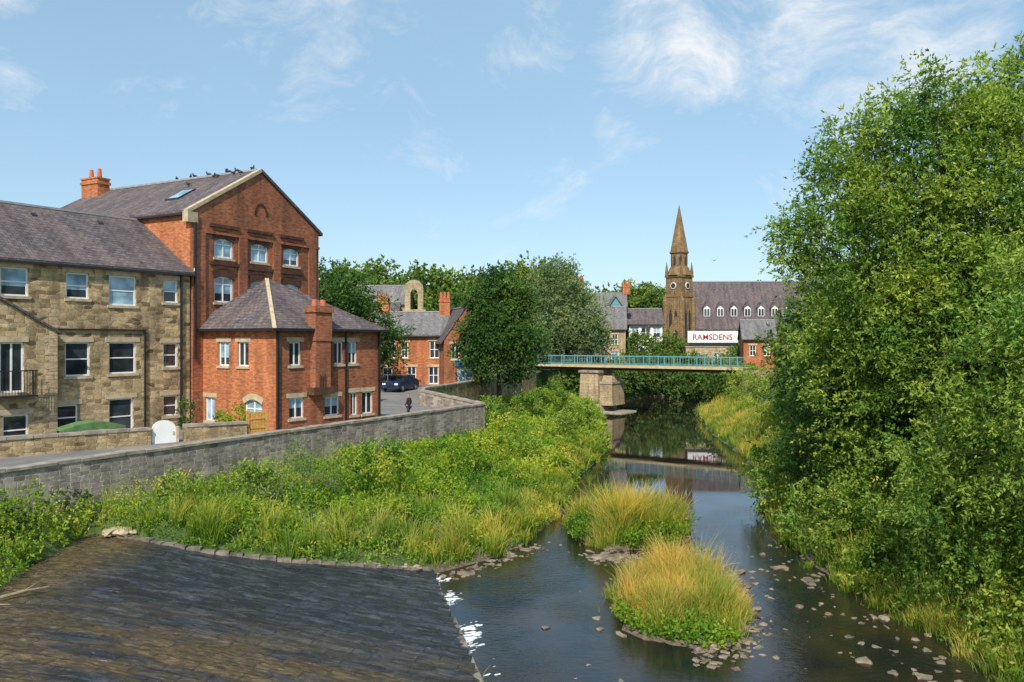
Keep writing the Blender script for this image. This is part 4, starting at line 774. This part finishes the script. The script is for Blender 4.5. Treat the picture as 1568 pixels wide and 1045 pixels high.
stones('sandy_bank_stones',rng.normal(-14.0,.5,22),rng.normal(29.2,.2,22),np.full(22,2.1),rng.gamma(2.5,.05,22)+.06,mat_plain('sandstone_boulder',(.38,.30,.2),.9,.3,1),.35)
fm=mat_plain('foam',(.72,.76,.79),.6,.15,8)
x=np.concatenate([rng.normal(-1.3,.22,90),rng.normal(-2.15,.2,50),rng.normal(-2.75,.25,25),rng.normal(-.55,.2,30)]); y=np.concatenate([rng.normal(24.3,.6,90),rng.normal(27.8,.4,50),rng.normal(30.0,.25,25),rng.normal(20.5,.6,30)])
x=np.maximum(x,-.82-2.05*(y-20.4)/9+.13+rng.uniform(0,.12,len(x)))
stones('weir_foam',x,y,np.full(len(x),.0),rng.gamma(1.5,.013,len(x))+.008,fm,.3,stretch=2.0)
b=MB()
for (x0,y0,z0,x1,y1,z1,r0) in [(-13.9,21.3,2.08,-12.9,22.2,2.16,.05),(-14.1,20.6,2.08,-13.1,20.8,2.12,.035),(-13.4,21.7,2.12,-13.2,22.4,2.28,.022),(8.3,31.5,.08,9.2,31.8,.14,.03)]:
    tube(b,[(x0,y0,z0),((x0+x1)/2+.06,(y0+y1)/2,(z0+z1)/2+.05),(x1,y1,z1)],[r0,r0*.8,r0*.4],7)
b.obj('driftwood',[mat_plain('bleached_wood',(.24,.19,.13),.8,.3,6)])
# ------------------------------------------------------------------ car
def car(x,y,z,ang):
    par=empty('parked_car'); f=Fr(0,0,1,0); b=MB(); W_=.85
    low=[(-2.0,.3),(-2.02,.72),(-1.8,.9),(-1.0,.98),(1.75,1.0),(2.0,.85),(2.02,.3)]
    b.prism(f,low,-W_,W_,0)
    cab=[(-1.0,.98),(-.4,1.42),(.85,1.46),(1.65,1.0)]
    A_=[f.p(a,W_-.05 if z<1.1 else W_-.2,z) for a,z in cab]; Bb=[f.p(a,-(W_-.05) if z<1.1 else -(W_-.2),z) for a,z in cab]
    b.poly(A_,1); b.poly(Bb[::-1],1)
    b.poly([A_[0],Bb[0],Bb[1],A_[1]],1); b.poly([A_[1],Bb[1],Bb[2],A_[2]],0); b.poly([A_[2],Bb[2],Bb[3],A_[3]],1)
    a=-2.04; b.box(f,a,a+.05,.45,.78,.62,.78,3); b.box(f,a,a+.05,-.78,-.45,.62,.78,3); b.box(f,a,a+.03,-.4,.4,.45,.6,2)
    b.obj('body',[mat_plain('car_paint_blue',(.02,.035,.09),.25,.1),M['glass'],M['black'],M['white']],par)
    w=MB()
    for a in (-1.25,1.25):
        for s3 in (-1,1):
            c=[(a+.32*math.cos(t),.32+.32*math.sin(t)) for t in np.linspace(0,2*math.pi,17)[:-1]]; w.prism(f,c,s3*.88-.1,s3*.88+.02,0)
            c=[(a+.18*math.cos(t),.32+.18*math.sin(t)) for t in np.linspace(0,2*math.pi,13)[:-1]]; w.prism(f,c,s3*.9-.03,s3*.9+.015,1)
    w.obj('wheels',[M['black'],M['lead']],par); par.location=(x,y,z); par.rotation_euler=(0,0,ang)
car(-10.2,73,float(interp(PZ,73))+.03,math.radians(70))
# ------------------------------------------------------------------ walking man
def skin(name,pts,edges,mat,par,sub=2):
    me=bpy.data.meshes.new(name); me.from_pydata([p[:3] for p in pts],edges,[]); o=bpy.data.objects.new(name,me); COL.objects.link(o); o.parent=par
    md=o.modifiers.new('s','SKIN'); 
    if not me.skin_vertices: 
        bm=bmesh.new(); bm.from_mesh(me); bm.verts.layers.skin.verify(); bm.to_mesh(me); bm.free()
    for i,p in enumerate(pts): me.skin_vertices[0].data[i].radius=(p[3],p[4] if len(p)>4 else p[3]); me.skin_vertices[0].data[i].use_root=(i==0)
    md.use_smooth_shade=True; s=o.modifiers.new('u','SUBSURF'); s.levels=sub; s.render_levels=sub; me.materials.append(mat); return o
def man(x,y,z,ang):
    par=empty('walking_man'); cl=mat_plain('dark_jacket',(.05,.03,.04),.9,.3); tr_=mat_plain('trousers',(.04,.05,.08),.9,.3); sk=mat_plain('skin',(.5,.27,.18),.6,.1)
    skin('jacket',[(0,0,.95,.15,.11),(0,0,1.15,.15,.11),(0,0,1.38,.17,.11),(0,0,1.47,.07,.07),(.19,0,1.42,.065),(.27,-.03,1.16,.05),(.25,.1,.93,.04),(-.19,0,1.42,.065),(-.27,.03,1.16,.05),(-.25,.17,.98,.04)],[(0,1),(1,2),(2,3),(2,4),(4,5),(5,6),(2,7),(7,8),(8,9)],cl,par)
    skin('trousers',[(0,0,.95,.15,.11),(.09,0,.88,.09),(.1,.1,.5,.06),(.1,.0,.1,.045),(-.09,0,.88,.09),(-.1,.05,.5,.06),(-.1,-.18,.13,.045)],[(0,1),(1,2),(2,3),(0,4),(4,5),(5,6)],tr_,par)
    skin('shoes',[(.1,-.03,.05,.045),(.1,.18,.04,.04)],[(0,1)],M['black'],par); skin('shoes',[(-.1,-.2,.09,.045),(-.1,.0,.05,.04)],[(0,1)],M['black'],par)
    skin('head',[(0,0,1.46,.05),(0,.01,1.54,.055),(0,.02,1.62,.085,.095),(0,.01,1.71,.075,.09)],[(0,1),(1,2),(2,3)],sk,par)
    skin('nose',[(0,.10,1.63,.012),(0,.125,1.605,.014)],[(0,1)],sk,par); skin('hair',[(0,-.03,1.66,.085),(0,0,1.735,.08)],[(0,1)],M['black'],par)
    for s4,yy_,zz in ((.25,.1,.93),(-.25,.17,.98)):
        skin('hand',[(s4,yy_,zz,.028),(s4,yy_+.02,zz-.08,.034)],[(0,1)],sk,par,1)
        for k in range(4): skin('finger',[(s4+.0,yy_-.01+k*.02,zz-.08,.009),(s4-.005,yy_-.01+k*.022,zz-.13,.009),(s4-.02,yy_-.01+k*.022,zz-.16,.008)],[(0,1),(1,2)],sk,par,1)
        skin('thumb',[(s4,yy_+.04,zz-.04,.01),(s4-.01,yy_+.07,zz-.09,.009)],[(0,1)],sk,par,1)
    par.location=(x,y,z); par.rotation_euler=(0,0,ang)
man(-6.55,50.6,float(interp(PZ,50.6))+.03,math.radians(70))
# ------------------------------------------------------------------ world, sun, camera
world=bpy.data.worlds.new('World'); sc.world=world; world.use_nodes=True; nt=world.node_tree; N=nt.nodes; L=nt.links; bg=N['Background']
to_sun=Vector((-.16,-.85,.80)).normalized()
sky=N.new('ShaderNodeTexSky'); sky.sky_type='NISHITA'; sky.sun_disc=False; sky.sun_elevation=math.asin(to_sun.z); sky.sun_rotation=math.atan2(to_sun.x,to_sun.y)
sky.air_density=1.0; sky.dust_density=.8; sky.ozone_density=2.0
tc=N.new('ShaderNodeTexCoord'); G=tc.outputs['Generated']
wpn=noise(N,L,G,3.0,3,.5); wv=N.new('ShaderNodeVectorMath'); wv.operation='MULTIPLY_ADD'; L.new(wpn.outputs['Color'],wv.inputs[0]); wv.inputs[1].default_value=(.25,.25,.25); L.new(G,wv.inputs[2])
wn=noise(N,L,mapping(N,L,wv.outputs[0],(1,1,1.9),(0,-.5,0)),5.0,13,.70,.0)
acc=None
for px,py,rad,wgt in [(1080,60,.15,.24),(990,95,.11,.20),(1210,0,.15,.25),(1060,130,.07,.17),(15,110,.06,.25),(0,10,.06,.17),(340,45,.12,.12),(480,175,.08,.11),(1420,90,.16,.16),(820,80,.10,.12),(920,200,.12,.13),(1150,190,.09,.15),(1300,150,.15,.12),(890,270,.06,.08),(560,60,.2,.04)]:
    c=Vector(((px-784)/1220,1,(522-py)/1220)).normalized()
    d_=N.new('ShaderNodeVectorMath'); d_.operation='DISTANCE'; L.new(G,d_.inputs[0]); d_.inputs[1].default_value=c
    mr=N.new('ShaderNodeMapRange'); mr.interpolation_type='SMOOTHSTEP'; mr.inputs[1].default_value=rad; mr.inputs[2].default_value=0; mr.inputs[3].default_value=0; mr.inputs[4].default_value=wgt; L.new(d_.outputs['Value'],mr.inputs[0])
    if acc is None: acc=mr.outputs[0]
    else:
        ad=N.new('ShaderNodeMath'); ad.operation='MAXIMUM'; L.new(acc,ad.inputs[0]); L.new(mr.outputs[0],ad.inputs[1]); acc=ad.outputs[0]
ad=N.new('ShaderNodeMath'); ad.operation='ADD'; L.new(acc,ad.inputs[0]); L.new(wn.outputs[0],ad.inputs[1])
cr_=ramp(N,[(.57,(0,0,0)),(.67,(.28,.28,.28)),(.82,(.95,.95,.95))]); L.new(ad.outputs[0],cr_.inputs[0])
wn2=noise(N,L,G,1.6,4,.5); hr_=ramp(N,[(.3,(.28,.28,.28)),(.7,(.50,.50,.50))]); L.new(wn2.outputs[0],hr_.inputs[0])
base=mix(N,L,hr_.outputs[0],sky.outputs[0],(3.3,5.2,6.4))
cc=mix(N,L,cr_.outputs[0],base,(6.2,6.4,6.6))
L.new(cc,bg.inputs[0]); bg.inputs[1].default_value=.148
sl=bpy.data.lights.new('sun','SUN'); sl.energy=5.0; sl.angle=math.radians(.5); sl.color=(1,.92,.80); so=bpy.data.objects.new('sun',sl); COL.objects.link(so); so.rotation_euler=to_sun.to_track_quat('Z','Y').to_euler()
cam=bpy.data.cameras.new('camera'); co=bpy.data.objects.new('camera',cam); COL.objects.link(co); co.location=(0,0,9); co.rotation_euler=(math.pi/2,0,0); cam.lens=28; cam.sensor_width=36; cam.clip_end=5000; sc.camera=co
sc.view_settings.view_transform='Standard'; sc.view_settings.look='None'; sc.view_settings.exposure=0
print('leaf quads',NQ)
